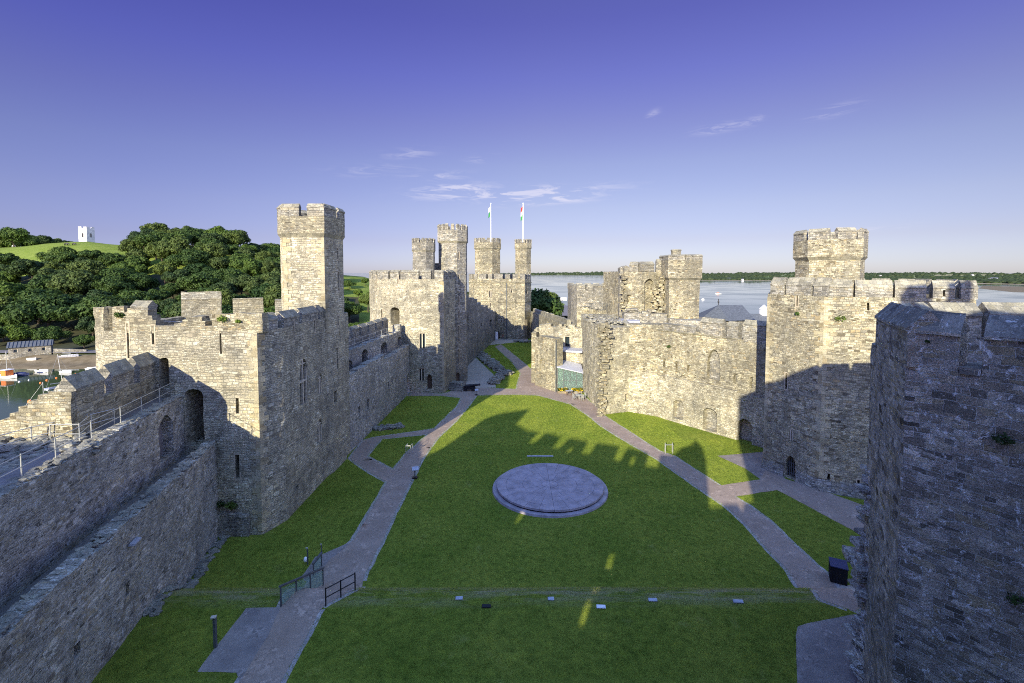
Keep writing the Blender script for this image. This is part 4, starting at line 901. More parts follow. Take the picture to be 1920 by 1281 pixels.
# ---- gatehouse mass behind
TG = thing('castle_tower', 'gatehouse tower with weathered upper chambers, chimney-topped corner turret and broken masonry', 'castle tower', (23, 80, 0))
PG = [(18.7, 84), (18.0, 77.6), (20.6, 76.2), (23.6, 77.4), (29.6, 77), (30, 90), (17.5, 92)]
b = bmesh.new(); cup(b, PG, .9, -1, 18.6, 20.2)
b = Openings().raw('h', PG[2], PG[3], .5, 2.4, 13.0, 19.0, 'round', .5).raw('h', PG[1], PG[2], .6, 1.2, 15, 16.5, 'rect', .5).cut(b)
mesh_obj('wall', b, 'buff', TG, cell=.8, amp=.11)
for (p0, p1, px0, px1, ze, zp) in ((PG[1], PG[2], 1180, 1197, 21.2, 21.8), (PG[2], PG[3], 1203, 1227, 21.2, 21.8), (PG[3], PG[4], 1231, 1254, 21.6, 22.2)):
    s0 = onwall(p0, p1, px0, 495)[0]; s1 = onwall(p0, p1, px1, 495)[0]; merlon(TG, p0, p1, s0, s1, 20.2, ze, zp, .9, cell=.5, amp=.06)
merlon_row(TG, PG[0], PG[1], 20.2, 20.8, 21.2, 1.6, .6, .9, cell=.7); merlon_row(TG, PG[4], PG[5], 20.2, 20.8, 21.2, 1.6, .6, .9, cell=.7)
b = bmesh.new(); cup(b, ccw([(19.0, 86), (17.75, 79.2), (19.4, 77.4), (20.6, 88), (19.6, 89)]), .4, 6, 19.5, 20.9); mesh_obj('side_turret', b, 'grey', TG, cell=.8, amp=.06)
TT = [(24.2, 73.9), (26.1, 72.8), (28.7, 73.4), (28.7, 77.8), (26.4, 79), (24.2, 78)]; turret(TG, TT, 5, 19.2, 20.5, 22.0, 22.5, 22.8, m='buff', over=.3, ln=9, gap=.35, th=.5, cell=.8, spans={0: [(0, 3)], 1: [(.2, 3.9)], 2: [(0, 3.6)], 3: [(0, 1.5), (2.2, 3)]})
b = bmesh.new(); prism(b, ngon(25.4, 74.6, .75, 6), 20, 23.4); frustum(b, ngon(25.4, 74.6, .85, 6), 23.4, ngon(25.4, 74.6, .8, 6), 23.6); mesh_obj('chimney', b, 'cope', TG, cell=.7, amp=.02)
b = bmesh.new(); tooth(b, 17.9, 77.4, 12, 19.8, .45); mesh_obj('broken_stone_edge', b, 'buff', TG); b = bmesh.new(); tooth(b, 23.7, 76.2, 12, 19.4, .5); tooth(b, 22.9, 76.6, 12, 17.5, .4); mesh_obj('broken_stone_edge', b, 'buff', TG)
b = bmesh.new(); tooth(b, 19.0, 75.5, 12, 14.3, .9); tooth(b, 21.5, 75.3, 12, 14.0, .9); prism(b, ccw([(17.5, 74.6), (24, 73.8), (24.2, 77), (17.8, 77.5)]), 9, 13.7); mesh_obj('ruined_buttress', b, 'grey', TG, cell=.7, amp=.13)
b = bmesh.new(); prism(b, ccw([(23.8, 72.2), (29.5, 68.5), (31.5, 76), (24.5, 77)]), 6, 13.0); mesh_obj('ruined_buttress', b, 'grey', TG, cell=.7, amp=.1)
# ---- tower further back, left of gatehouse
TB = thing('castle_tower', 'low battlemented tower with small upper doorway, left of the gatehouse in front of the strait', 'castle tower', (17, 102, 0))
PB = [(12.7, 103), (13.4, 99), (17.2, 97.6), (23.5, 98), (24, 110), (13, 112)]
b = bmesh.new(); cup(b, PB, .9, -1, 15, 16.4); obb = Openings().add('hole', PB[2], PB[3], 1133, 1140, 560, 576, 'seg', 1.2).add('slit', PB[2], PB[3], 1147, 1149, 543, 556, depth=.5); b = obb.cut(b); mesh_obj('wall', b, 'grey', TB, cell=1.1, amp=.07); obb.parts(TB)
for i in range(len(PB)): merlon_row(TB, PB[i], PB[(i+1) % len(PB)], 16.4, 17.3, 17.7, 1.6, .5, .9, cell=None)
b = bmesh.new(); strip_noise(b, (12.6, 93), (20, 89), 1.5, -1, 13.2, .3, 1.0); mesh_obj('ruined_wall', b, 'buff', TB, cell=.9, amp=.12)
rail('roof_railing', 'thin dark rail on the ruined wall top below the small doorway', [Vector((13.6, 90.5, 13.1)), Vector((17.5, 88.6, 13.1))], 1.2, .35, mat_='iron', r=.02)
# ---- right tower
t0, t1, t2 = pt(G(1431, 878)), pt(G(1534, 919)), (37.2, 38.4)
TR = thing('castle_tower', 'big right-hand tower, sunlit above and shaded below, with squat octagonal turret', 'castle tower', (34, 47, 0))
PR = [t0, (t1[0]+.0, t1[1]), t2, (41.6, 44.5), (42.5, 50), (39.5, 56), (30.5, 56.5)]
orr = Openings()
orr.add('gate', t0, t1, 1473, 1491, 855, 895, 'pointed', 1.2).add('window', t0, t1, 1480, 1487, 804, 827, 'rect', .5).add('slit', t0, t1, 1472, 1476, 700, 730, depth=.6)
orr.add('slit', t1, t2, 1551, 1556, 888, 911, depth=.8).add('slit', t1, t2, 1607, 1612, 900, 922, depth=.8).add('hole', t1, t2, 1626, 1630, 568, 582, 'rect', .6)
orr.add('slit', t0, t1, 1493, 1496, 540, 574, depth=.6)
b = bmesh.new(); cup(b, PR, 1.0, -1, 16.2, 17.9); b = orr.cut(b); mesh_obj('wall', b, 'buff', TR, cell=.7, amp=.055); orr.parts(TR)
def mer(par, A, B, px0, px1, py, z0, ze, zp, th, **kw):
    s0 = onwall(A, B, px0, py)[0]; s1 = onwall(A, B, px1, py)[0]; merlon(par, A, B, s0, s1, z0, ze, zp, th, **kw)
mer(TR, t0, t1, 1445, 1470, 530, 17.9, 18.8, 19.6, 1.0, cell=.5, amp=.05)
mer(TR, t0, t1, 1474, 1521, 530, 17.9, 18.8, 19.6, 1.0, cell=.5, amp=.04)
mer(TR, t0, t1, 1526, 1553, 530, 17.9, 18.8, 19.6, 1.0, cell=.5, amp=.03)
Lr = math.hypot(t2[0]-t1[0], t2[1]-t1[1])
mer(TR, t1, t2, 1556, 1599, 530, 17.9, 18.7, 19.4, 1.0, cell=.5, amp=.03); mer(TR, t1, t2, 1604, 1675, 530, 17.9, 18.7, 19.4, 1.0, cell=.5, amp=.03)
mer(TR, t1, t2, 1679, 1738, 530, 17.9, 18.7, 19.4, 1.0, cell=.5, amp=.03); mer(TR, t1, t2, 1750, 1792, 530, 17.9, 18.7, 19.4, 1.0, cell=.5, amp=.03, slit=True); mer(TR, t1, t2, 1803, 1835, 530, 17.9, 18.7, 19.4, 1.0, cell=.5, amp=.03)
merlon_row(TR, PR[2], PR[3], 17.9, 18.7, 19.4, 2.0, .8, 1.0); merlon_row(TR, PR[3], PR[4], 17.9, 18.7, 19.4, 2.0, .8, 1.0); merlon_row(TR, PR[4], PR[5], 17.9, 18.7, 19.4, 2.0, .8, 1.0); merlon_row(TR, PR[5], PR[6], 17.9, 18.7, 19.4, 2.0, .8, 1.0)
TRT = ngon(33.75, 51.2, 3.15, 8); turret(TR, TRT, 12, 21.6, 22.2, 23.4, 24.1, 24.55, m='buff', over=.25, ln=1.5, gap=.7, th=.5, cell=.7)
quoins(TR, t0, t1, t2, 1.2, 17.6); quoins(TR, PR[-1], t0, t1, 1.2, 17.6)
b = bmesh.new(); q = inset(ccw(PR), -.35); frustum(b, inset(ccw(PR), -.42), -1, inset(ccw(PR), -.02), 1.1)
b = Openings().add('h', t0, t1, 1470, 1494, 850, 905, 'rect', 1.4).cut(b); mesh_obj('plinth', b, 'grey', TR, cell=.7, amp=.06)
# ---- near right tower
TN = thing('castle_tower', 'dark close-up tower filling the right edge, with lichen-spotted slab copings', 'castle tower', (20, 17, 0))
n0, n1, n2 = (16.2, 21.5), (13.25, 16.0), (16.6, 11.15)
PN = [n0, n1, n2, (22, 9), (28, 11.5), (30, 17.5), (27.2, 23.6), (20.6, 24.6)]
ZN, ZE, ZP = 16.85, 18.0, 18.75
b = bmesh.new(); cup(b, PN, 1.0, -.5, 15.6, ZN)
on = Openings().add('window', n0, n1, 1670, 1684, 640, 672, 'rect', .4)
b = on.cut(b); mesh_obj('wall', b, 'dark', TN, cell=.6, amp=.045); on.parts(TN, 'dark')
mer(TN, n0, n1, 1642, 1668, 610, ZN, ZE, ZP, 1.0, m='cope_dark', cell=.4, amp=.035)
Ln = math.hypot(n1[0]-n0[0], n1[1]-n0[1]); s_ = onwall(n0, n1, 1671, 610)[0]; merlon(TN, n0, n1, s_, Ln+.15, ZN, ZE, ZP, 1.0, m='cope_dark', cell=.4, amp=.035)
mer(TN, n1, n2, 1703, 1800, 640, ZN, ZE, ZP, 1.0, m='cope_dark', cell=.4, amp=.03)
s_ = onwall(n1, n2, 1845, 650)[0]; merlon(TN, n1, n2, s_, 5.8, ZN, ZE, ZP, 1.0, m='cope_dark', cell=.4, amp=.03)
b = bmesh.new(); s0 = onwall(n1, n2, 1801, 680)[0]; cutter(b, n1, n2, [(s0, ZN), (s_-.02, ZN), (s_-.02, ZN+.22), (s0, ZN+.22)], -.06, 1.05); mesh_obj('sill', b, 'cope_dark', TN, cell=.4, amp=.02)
r0, r1 = PN[7], PN[6]
def merR(px0, px1, **kw):
    a = onwall(r1, r0, px1, 575)[0]; c = onwall(r1, r0, px0, 575)[0]; merlon(TN, r1, r0, min(a, c), max(a, c), ZN-.2, 17.9, 18.55, 1.0, m='cope', cell=.5, amp=.03, **kw)
merR(1728, 1812); merR(1826, 1985)
merlon(TN, r0, n0, .4, 1.7, ZN, 17.9, 18.55, 1.0, m='cope', cell=.5, amp=.03); merlon(TN, r0, n0, 2.4, 4.2, ZN, 17.9, 18.55, 1.0, m='cope', cell=.5, amp=.03)
merlon_row(TN, PN[5], PN[6], ZN, 17.9, 18.55, 2.0, .8, 1.0, m='cope', cell=.6)
b = bmesh.new(); random.seed(5)
for z_lo, z_hi, w in ((-.4, 11.2, .42),):
    z = z_lo
    while z < z_hi:
        h = random.uniform(.16, .42); t = random.uniform(.0, .28); dx = .14+random.uniform(-.25, .15)+.14*math.sin(z*1.7)
        box(b, (n0[0]+dx-.25, n0[1]+random.uniform(-1.3, -.5), z+h/2), (random.uniform(.4, .95), random.uniform(.5, 1.1), h*.96), random.uniform(-.4, .4), (random.uniform(-.1, .1), 'X'))
        box(b, (n0[0]+dx+.15, n0[1]+random.uniform(-.9, .4), z+h/2), (random.uniform(.5, 1.0), random.uniform(.6, 1.2), h*.9), random.uniform(-.4, .4)); z += h*.9
bmesh.ops.bevel(b, geom=b.edges[:], offset=.04, segments=1, affect='EDGES'); mesh_obj('broken_stone_edge', b, 'rubble', TN, cell=.35, amp=.05)
b = bmesh.new(); q = P(1838, 658, 15.9); box(b, (q.x, q.y+1.2, q.z-.3), (.4, .35, .8), .3); tag(mesh_obj('notice_box', b, 'navy'), 'small dark blue box standing in the crenel of the near right tower', 'box')
# ---- gate tower and curtain behind the camera whose battlements shade the courtyard
TS = thing('gate_tower', 'battlemented gate tower behind the viewpoint that shades the courtyard', 'castle tower', (0, -4, 0))
YC = -2.2
def cast(p): t = (p[1]-YC)/SUNV.y; return (p[0]-SUNV.x*t, p[2]-SUNV.z*t)
def GG(px, py): return cast(G(px, py))
sil = [(-46, -2), (-46, 20.6), (-35.2, 20.6)]
sil += [GG(792, 858), GG(826, 843), GG(851, 816), GG(901, 786), GG(935, 776), GG(994, 767), GG(969, 795), GG(990, 808)]
for (ax, ay, bx, by, cx_, cy_, dx_, dy_) in ((1011, 810, 985, 829, 1001, 832, 1024, 811), (1053, 819, 1034, 838, 1049, 841, 1068, 821), (1104, 828, 1091, 850, 1106, 852, 1119, 830), (1162, 837, 1146, 862, 1163, 864, 1177, 839), (1216, 849, 1211, 874, 1233, 876, 1234, 852)):
    sil += [GG(ax, ay), GG(bx, by), GG(cx_, cy_), GG(dx_, dy_)]
sil += [GG(1262, 853), GG(1277, 840), GG(1298, 833), GG(1303, 824), GG(1317, 839), GG(1324, 862), GG(1330, 952), GG(1353, 951), GG(1358, 945), GG(1383, 945), GG(1391, 959), GG(1395, 943), GG(1412, 939)]
def WW(px, py, A, B):
    s, z = onwall(A, B, px, py); v = (Vector(B)-Vector(A)).normalized(); return cast((A[0]+v.x*s, A[1]+v.y*s, z))
sil += [GG(1382, 829), WW(1380, 745, c_, e_), WW(1410, 733, e_, f_2)]
sil += [WW(x, y, t0, t1) for (x, y) in ((1439, 716), (1460, 714), (1479, 703), (1505, 692), (1528, 689))]+[WW(x, y, t1, t2) for (x, y) in ((1557, 695), (1561, 720), (1571, 720), (1574, 697), (1600, 690), (1630, 694))]
x_, z_ = sil[-1]; sil += [(16.6, z_), (16.7, 33.2), (17.2, 34.0), (18.8, 34.0), (19.0, 32.4), (19.9, 32.4), (20.0, 33.9), (21.6, 33.9), (21.7, -2)]
fix = [sil[0]]
for p in sil[1:]:
    if p[0] < fix[-1][0]+.02 and p is not sil[1]: p = (fix[-1][0]+.02, p[1])
    fix.append(p)
fix[1] = (-46, 20.6)
b = bmesh.new(); sh = Vector((SUNV.x/SUNV.y, 1)); th = 1.3
f = [b.verts.new((x, YC, z)) for x, z in fix]; g = [b.verts.new((x-sh.x*th, YC-th, z)) for x, z in fix]; n = len(fix)
for i in range(n): b.faces.new((f[i], f[(i+1) % n], g[(i+1) % n], g[i]))
b.faces.new(f); b.faces.new(g[::-1])
cb = bmesh.new()
for (p0, p1, p2, p3) in (((961, 985), (967, 986), (983, 965), (976, 965)), ((1132, 1081), (1142, 1081), (1149, 1050), (1140, 1050)), ((1079, 1188), (1091, 1188), (1104, 1143), (1096, 1142)), ((1061, 851), (1067, 852), (1071, 845), (1065, 844)), ((1179, 876), (1186, 877), (1190, 862), (1183, 862))):
    q = [GG(*p) for p in (p0, p1, p2, p3)]; xs = sorted(v[0] for v in q); zs = sorted(v[1] for v in q)
    x0, x1, z0, z1 = (q[0][0]+q[3][0])/2, (q[1][0]+q[2][0])/2, (zs[0]+zs[1])/2, (zs[2]+zs[3])/2
    ff = [cb.verts.new((x+sh.x*.6, YC+.6, z)) for x, z in ((x0, z0), (x1, z0), (x1, z1), (x0, z1))]; g2 = [cb.verts.new((x-sh.x*(th+.6), YC-th-.6, z+(th+1.2)*TEL/SUNV.y*.95)) for x, z in ((x0, z0), (x1, z0), (x1, z1), (x0, z1))]
    for i in range(4): cb.faces.new((ff[i], ff[(i+1) % 4], g2[(i+1) % 4], g2[i]))
    cb.faces.new(ff[::-1]); cb.faces.new(g2)
b = boolean(b, cb); mesh_obj('wall', b, 'grey', TS)
# ================================================================ OBJECTS IN THE COURTYARD
def put(name, label, cat, bm, m, loc=None, group=None, **kw):
    o = mesh_obj(name, bm, m, None, **kw); return tag(o, label, cat, group)
pn, pf = G(1032, 972), G(1032, 874); dc = Vector(((G(924, 923).x+G(1140, 923).x)/2, (pn.y+pf.y)/2, gz(1, 43))); dr = (pf.y-pn.y)/2
TD = thing('slate_dais', 'large round two-step slate dais with radial joints set in the lawn', 'dais', dc)
b = bmesh.new(); bmesh.ops.create_cone(b, cap_ends=True, segments=96, radius1=dr, radius2=dr-.05, depth=.24, matrix=Matrix.Translation(dc+Vector((0, 0, .06)))); mesh_obj('base_step', b, 'slate', TD)
b = bmesh.new(); bmesh.ops.create_cone(b, cap_ends=True, segments=96, radius1=dr*.905, radius2=dr*.905, depth=.34, matrix=Matrix.Translation(dc+Vector((0, 0, .26)))); mesh_obj('joint_bed', b, 'black', TD)
b = bmesh.new(); rings = [(0.0, .14, 8), (.14, .47, 16), (.47, .76, 24), (.76, .92, 24)]; z0, z1 = dc.z+.30, dc.z+.47
for (ra, rb, n) in rings:
    for i in range(n):
        g = .011; a0, a1 = 2*math.pi*i/n, 2*math.pi*(i+1)/n; k = 4; pts = []
        r0, r1 = ra*dr+(g if ra else .001), rb*dr-g; da0 = g/max(r0, .6); da1 = g/r1
        out = [(r1, a0+da1+(a1-a0-2*da1)*q/k) for q in range(k+1)]; inn = [(r0, a0+da0+(a1-a0-2*da0)*q/k) for q in range(k+1)][::-1] if ra else [(.02, (a0+a1)/2)]
        dz = random.uniform(-.004, .004)
        prism(b, [(dc.x+r*math.cos(a), dc.y+r*math.sin(a)) for r, a in out+inn], z0, z1+dz)
mesh_obj('slabs', b, 'slate', TD)
b = bmesh.new(); q = dc; 
# glass balustrade and ramp rails
def panel_run(a, c, h, n, t):
    a, c = Vector(a), Vector(c); d = (c-a)/n
    for i in range(n+1):
        b = bmesh.new(); p = a+d*i; ang = math.atan2(d.y, d.x); box(b, p+Vector((0, 0, h/2)), (.09, .05, h), ang); mesh_obj('post', b, 'iron', t)
    for i in range(n):
        b = bmesh.new(); p, q = a+d*i, a+d*(i+1); u = d.normalized(); nr = Vector((-u.y, u.x, 0))*.012
        pts = [p+u*.08+Vector((0, 0, .10)), q-u*.08+Vector((0, 0, .10)), q-u*.08+Vector((0, 0, h-.12)), p+u*.08+Vector((0, 0, h-.12))]
        f = [b.verts.new(v+nr) for v in pts]; g = [b.verts.new(v-nr) for v in pts]
        for k in range(4): b.faces.new((f[k], f[(k+1) % 4], g[(k+1) % 4], g[k]))
        b.faces.new(f); b.faces.new(g[::-1]); mesh_obj('glass_panel', b, 'glass', t)
    b = bmesh.new(); m_ = (a+c)/2; box(b, m_+Vector((0, 0, h+.03)), ((c-a).length+.15, .14, .09), math.atan2(d.y, d.x), (-math.asin((c.z-a.z)/(c-a).length), 'Y')); mesh_obj('handrail', b, 'iron', t)
t = thing('glass_balustrade', 'green glass balustrade with grey posts beside the ramp on the left path', 'balustrade', G(527, 1137)); ga, gc = G(527, 1138), G(606, 1099); panel_run(ga, gc, 1.15, 3, t)
t = thing('glass_gate', 'low glass-sided lift gate standing on the paving behind the glass balustrade', 'gate', G(590, 1078)); panel_run(G(588, 1082), G(603, 1062), .9, 1, t)
rail('ramp_railing', 'black two-bar iron railing on the lawn side of the ramp', [G(611, 1137), G(666, 1110)], 1.0, 1.0, mat_='black', r=.03)
def post_light(px, py, h, label, name='light_post', wd=.14, m='iron', cat='post'):
    p = G(px, py); t = thing(name, label, cat, p); b = bmesh.new(); box(b, p+Vector((0, 0, h/2)), (wd, wd, h)); bmesh.ops.bevel(b, geom=b.edges[:], offset=.012, affect='EDGES'); mesh_obj('shaft', b, m, t)
    b = bmesh.new(); box(b, p+Vector((-.03, -.02, h+.02)), (wd*1.7, wd*1.4, .06), .2); mesh_obj('cap', b, 'rail', t)
post_light(404, 1214, 1.55, 'tall square light post standing alone in the near left grass')
post_light(577, 1060, 1.2, 'slim light post in the grass left of the lift gate', wd=.08)
post_light(603, 1047, 1.0, 'short thin post on the paving behind the lift gate', wd=.06)
p = G(573, 1056); b = bmesh.new(); bmesh.ops.create_uvsphere(b, u_segments=12, v_segments=8, radius=.13, matrix=Matrix.Translation(p+Vector((0, 0, .25))) @ Matrix.Diagonal((1, 1, 1.5, 1))); put('lamp_globe', 'small white globe lamp at the foot of the slim light post', 'lamp', b, 'white', smooth=True)
# lectern
def lectern(px, py, label, s=1.0):
    p = G(px, py); t = thing('information_lectern', label, 'lectern', p)
    b = bmesh.new(); box(b, p+Vector((0, 0, .06)), (.5*s, .4*s, .12)); mesh_obj('base', b, 'black', t)
    b = bmesh.new(); box(b, p+Vector((0, 0, .5*s)), (.1, .08, .9*s)); mesh_obj('stem', b, 'iron', t)
    b = bmesh.new(); box(b, p+Vector((.06, -.05, 1.0*s)), (.62*s, .42*s, .04), .3, (.6, 'X')); mesh_obj('panel', b, 'lead', t)
lectern(778, 897, 'information lectern on a black base at the lawn edge of the left path')
lectern(893, 741, 'small dark information stand at the path junction below the cannon', .9)
def hoop(px, py, w, h, label):
    p = G(px, py); t = thing('handrail', label, 'handrail', p); 
    for k in (0, 1):
        b = bmesh.new(); x = p.x+k*w
        tube(b, (x, p.y, p.z-.05), (x, p.y, p.z+h), .03); tube(b, (x, p.y, p.z+h), (x+.1, p.y+.55, p.z+h+.05), .03); tube(b, (x+.1, p.y+.55, p.z-.05), (x+.1, p.y+.55, p.z+h+.05), .03); mesh_obj('rail', b, 'rail', t, uv=False)
    b = bmesh.new(); tube(b, (p.x, p.y, p.z+h), (p.x+w, p.y, p.z+h), .03); mesh_obj('top_bar', b, 'rail', t, uv=False)
hoop(1248, 851, .8, 1.0, 'pale steel hoop handrail at the step on the right path'); hoop(761, 853, .5, 1.0, 'thin steel hoop handrail at the step on the left path')
b = bmesh.new(); q0, q1 = G(988, 856), G(1037, 856); box(b, ((q0.x+q1.x)/2, q0.y, q0.z+.03), (q1.x-q0.x, .22, .10)); put('stone_strip', 'narrow pale stone strip set in the lawn above the dais', 'kerb', b, 'lead')
# floodlights on the bank
for i, (px, py, w, m_, lab) in enumerate(((861, 1124, .42, 'lead', 'pale rectangular floodlight on the bank, leftmost of its row'), (912, 1139, .5, 'black', 'black floodlight box just below the leftmost pale one on the bank'), (1033, 1125, .36, 'lead', 'pale floodlight on the bank, nearly straight below the dais'), (1127, 1140, .5, 'white', 'white flat slab just below the floodlight row on the bank'), (1224, 1127, .5, 'lead', 'pale floodlight on the bank, second from the right'), (1384, 1130, .55, 'lead', 'pale floodlight on the bank, rightmost of the row'))):
    p = G(px, py); t = thing('floodlight', lab, 'floodlight', p, 'floodlights along the grass bank'); b = bmesh.new(); box(b, p+Vector((0, 0, .07)), (w, .2, .09), random.uniform(-.1, .1), (.35, 'X')); bmesh.ops.bevel(b, geom=b.edges[:], offset=.02, affect='EDGES'); mesh_obj('housing', b, m_, t)
    b = bmesh.new(); box(b, p+Vector((0, 0, .02)), (w*.6, .12, .05)); mesh_obj('foot', b, 'iron', t)
# black crate
p = G(1578, 1097); t = thing('storage_box', 'black slatted storage box at the edge of the right path', 'box', p); rz = R(-28)
b = bmesh.new(); box(b, p+Vector((.1, .5, .55)), (.9, 1.05, 1.05), rz); mesh_obj('body', b, 'black', t)
b = bmesh.new(); box(b, p+Vector((.1, .5, 1.11)), (.98, 1.14, .06), rz); mesh_obj('lid', b, 'navy', t)
b = bmesh.new(); mz = Matrix.Rotation(rz, 3, 'Z')
for k in range(6): v = mz @ Vector((-.40+.16*k, -.54, 0)); box(b, p+Vector((.1+v.x, .5+v.y, .55)), (.05, .03, .95), rz)
for k in range(6): v = mz @ Vector((-.465, -.45+.18*k, 0)); box(b, p+Vector((.1+v.x, .5+v.y, .55)), (.03, .05, .95), rz)
mesh_obj('slats', b, 'black', t)
# rubble foundations
def rubble_line(pts, n, s0, s1, w, label, name='ruined_foundation', hh=.5, m='loose'):
    b = bmesh.new(); sp_ = []; tot = sum((pts[i+1]-pts[i]).length for i in range(len(pts)-1))
    for i in range(len(pts)-1):
        a, c = pts[i], pts[i+1]; k = int(n*(c-a).length/tot); d = (c-a).normalized(); nr = Vector((-d.y, d.x, 0))
        for j in range(k): q = a.lerp(c, random.random())+nr*random.uniform(-w, w); sp_.append(Vector((q.x, q.y, gz(q.x, q.y)+random.uniform(0, hh))))
    stones(b, sp_, s0, s1, .7); return put(name, label, 'ruin', b, m)
rubble_line([G(876, 660), G(900, 665), G(915, 678), G(950, 704)], 420, .5, 1.3, 1.3, 'long low rubble foundation crossing the shaded inner court')
rubble_line([G(922, 722), G(933, 712), G(945, 703), G(960, 700)], 200, .4, 1.0, 1.0, 'short rubble foundation with pale sunlit edge beside the plaza')
rubble_line([G(702, 806), G(728, 804), G(753, 800)], 160, .3, .8, .55, 'patch of rubble edging the small path under the left curtain wall', hh=.3)
rubble_line([G(965, 640), G(985, 643), G(1003, 641)], 60, .5, 1.2, .7, 'scatter of rubble below the far right curtain')
# cannon
p = G(882, 733); t = thing('cannon', 'old black cannon on a wheeled carriage beside the stair turret', 'cannon', p)
b = bmesh.new(); bmesh.ops.create_cone(b, cap_ends=True, segments=16, radius1=.27, radius2=.16, depth=2.5, matrix=Matrix.Translation(p+Vector((.4, 0, .95))) @ Matrix.Rotation(R(84), 4, 'Y')); bmesh.ops.create_cone(b, cap_ends=True, segments=16, radius1=.2, radius2=.2, depth=.12, matrix=Matrix.Translation(p+Vector((1.62, 0, 1.08))) @ Matrix.Rotation(R(84), 4, 'Y')); mesh_obj('barrel', b, 'black', t)
b = bmesh.new(); box(b, p+Vector((-.2, -.3, .55)), (1.9, .12, .5)); box(b, p+Vector((-.2, .3, .55)), (1.9, .12, .5)); box(b, p+Vector((-.2, 0, .4)), (.2, .6, .15)); mesh_obj('carriage', b, 'black', t)
for dx in (-.8, .5):
    for dy in (-.42, .42):
        b = bmesh.new(); bmesh.ops.create_cone(b, cap_ends=True, segments=16, radius1=.36, radius2=.36, depth=.1, matrix=Matrix.Translation(p+Vector((dx, dy, .36))) @ Matrix.Rotation(R(90), 4, 'X')); mesh_obj('wheel', b, 'black', t)
# cafe furniture
def garden_chair(p, rz, label, m='rail', group='garden chairs round the cafe table'):
    t = thing('garden_chair', label, 'chair', p, group); M3 = Matrix.Rotation(rz, 3, 'Z')
    def T(v): return p+M3 @ Vector(v)
    b = bmesh.new(); box(b, T((0, 0, .45)), (.48, .46, .05), rz); mesh_obj('seat', b, m, t)
    b = bmesh.new(); [box(b, T((x, .24, .75)), (.06, .03, .5), rz) for x in (-.2, -.1, 0, .1, .2)]; box(b, T((0, .24, .99)), (.48, .04, .06), rz); mesh_obj('backrest', b, m, t)
    for x in (-.2, .2):
        for y in (-.2, .2): b = bmesh.new(); box(b, T((x, y, .22)), (.045, .045, .44), rz); mesh_obj('leg', b, m, t)
    return t
pc = G(1086, 749)
t = thing('cafe_table', 'round pale garden table on the cafe terrace', 'table', pc); b = bmesh.new(); bmesh.ops.create_cone(b, cap_ends=True, segments=20, radius1=.5, radius2=.5, depth=.05, matrix=Matrix.Translation(pc+Vector((0, 0, .73)))); mesh_obj('table_top', b, 'rail', t); b = bmesh.new(); tube(b, pc, pc+Vector((0, 0, .7)), .06); mesh_obj('leg', b, 'rail', t)
for i, a in enumerate((20, 110, 200, 290)): garden_chair(pc+Vector((.85*math.cos(R(a)), .85*math.sin(R(a)), 0)), R(a-90), 'pale slatted garden chair drawn up to the round cafe table')
pc = G(1067, 741); t = thing('cafe_table', 'square grey wooden table beside the flower planters', 'table', pc); b = bmesh.new(); box(b, pc+Vector((0, 0, .74)), (1.1, .7, .06), .2); mesh_obj('table_top', b, 'lead', t)
for x in (-.4, .4):
    for y in (-.25, .25): b = bmesh.new(); box(b, pc+Vector((x, y, .36)), (.06, .06, .72)); mesh_obj('leg', b, 'wood', t)
g0 = G(1114, 742)
for i in range(5):
    p = G(1113+i*3.6, 743+i*5.5); garden_chair(p, R(70), 'pale wooden chair parked in the row against the broken wall edge, %s' % ['farthest', 'second farthest', 'middle one', 'second nearest', 'nearest'][i], 'white', 'chairs parked in a row along the broken wall')
for (x0, x1, y0, lab) in ((1046, 1064, 738, 'terracotta planter of yellow flowers left in front of the cafe glass'), (1073, 1091, 738, 'terracotta planter of yellow flowers right in front of the cafe glass')):
    a, c = G(x0, y0), G(x1, y0-1); t = thing('flower_planter', lab, 'planter', a); m_ = (a+c)/2; w = (c-a).length
    b = bmesh.new(); box(b, m_+Vector((0, 0, .2)), (w, .45, .4)); mesh_obj('trough', b, 'brown', t)
    b = bmesh.new(); b2 = bmesh.new()
    for k in range(240):
        q = m_+Vector((random.uniform(-w/2, w/2), random.uniform(-.3, .3), random.uniform(.4, .85))); s = random.uniform(.06, .14); mm = Matrix.Translation(q) @ Matrix.Rotation(random.uniform(0, 6), 4, 'Z') @ Matrix.Rotation(random.uniform(-1, 1), 4, 'X')
        bmesh.ops.create_grid(b if k % 3 else b2, x_segments=1, y_segments=1, size=s, matrix=mm)
    mesh_obj('leaves', b, 'leaf2', t); mesh_obj('flowers', b2, 'flower', t)
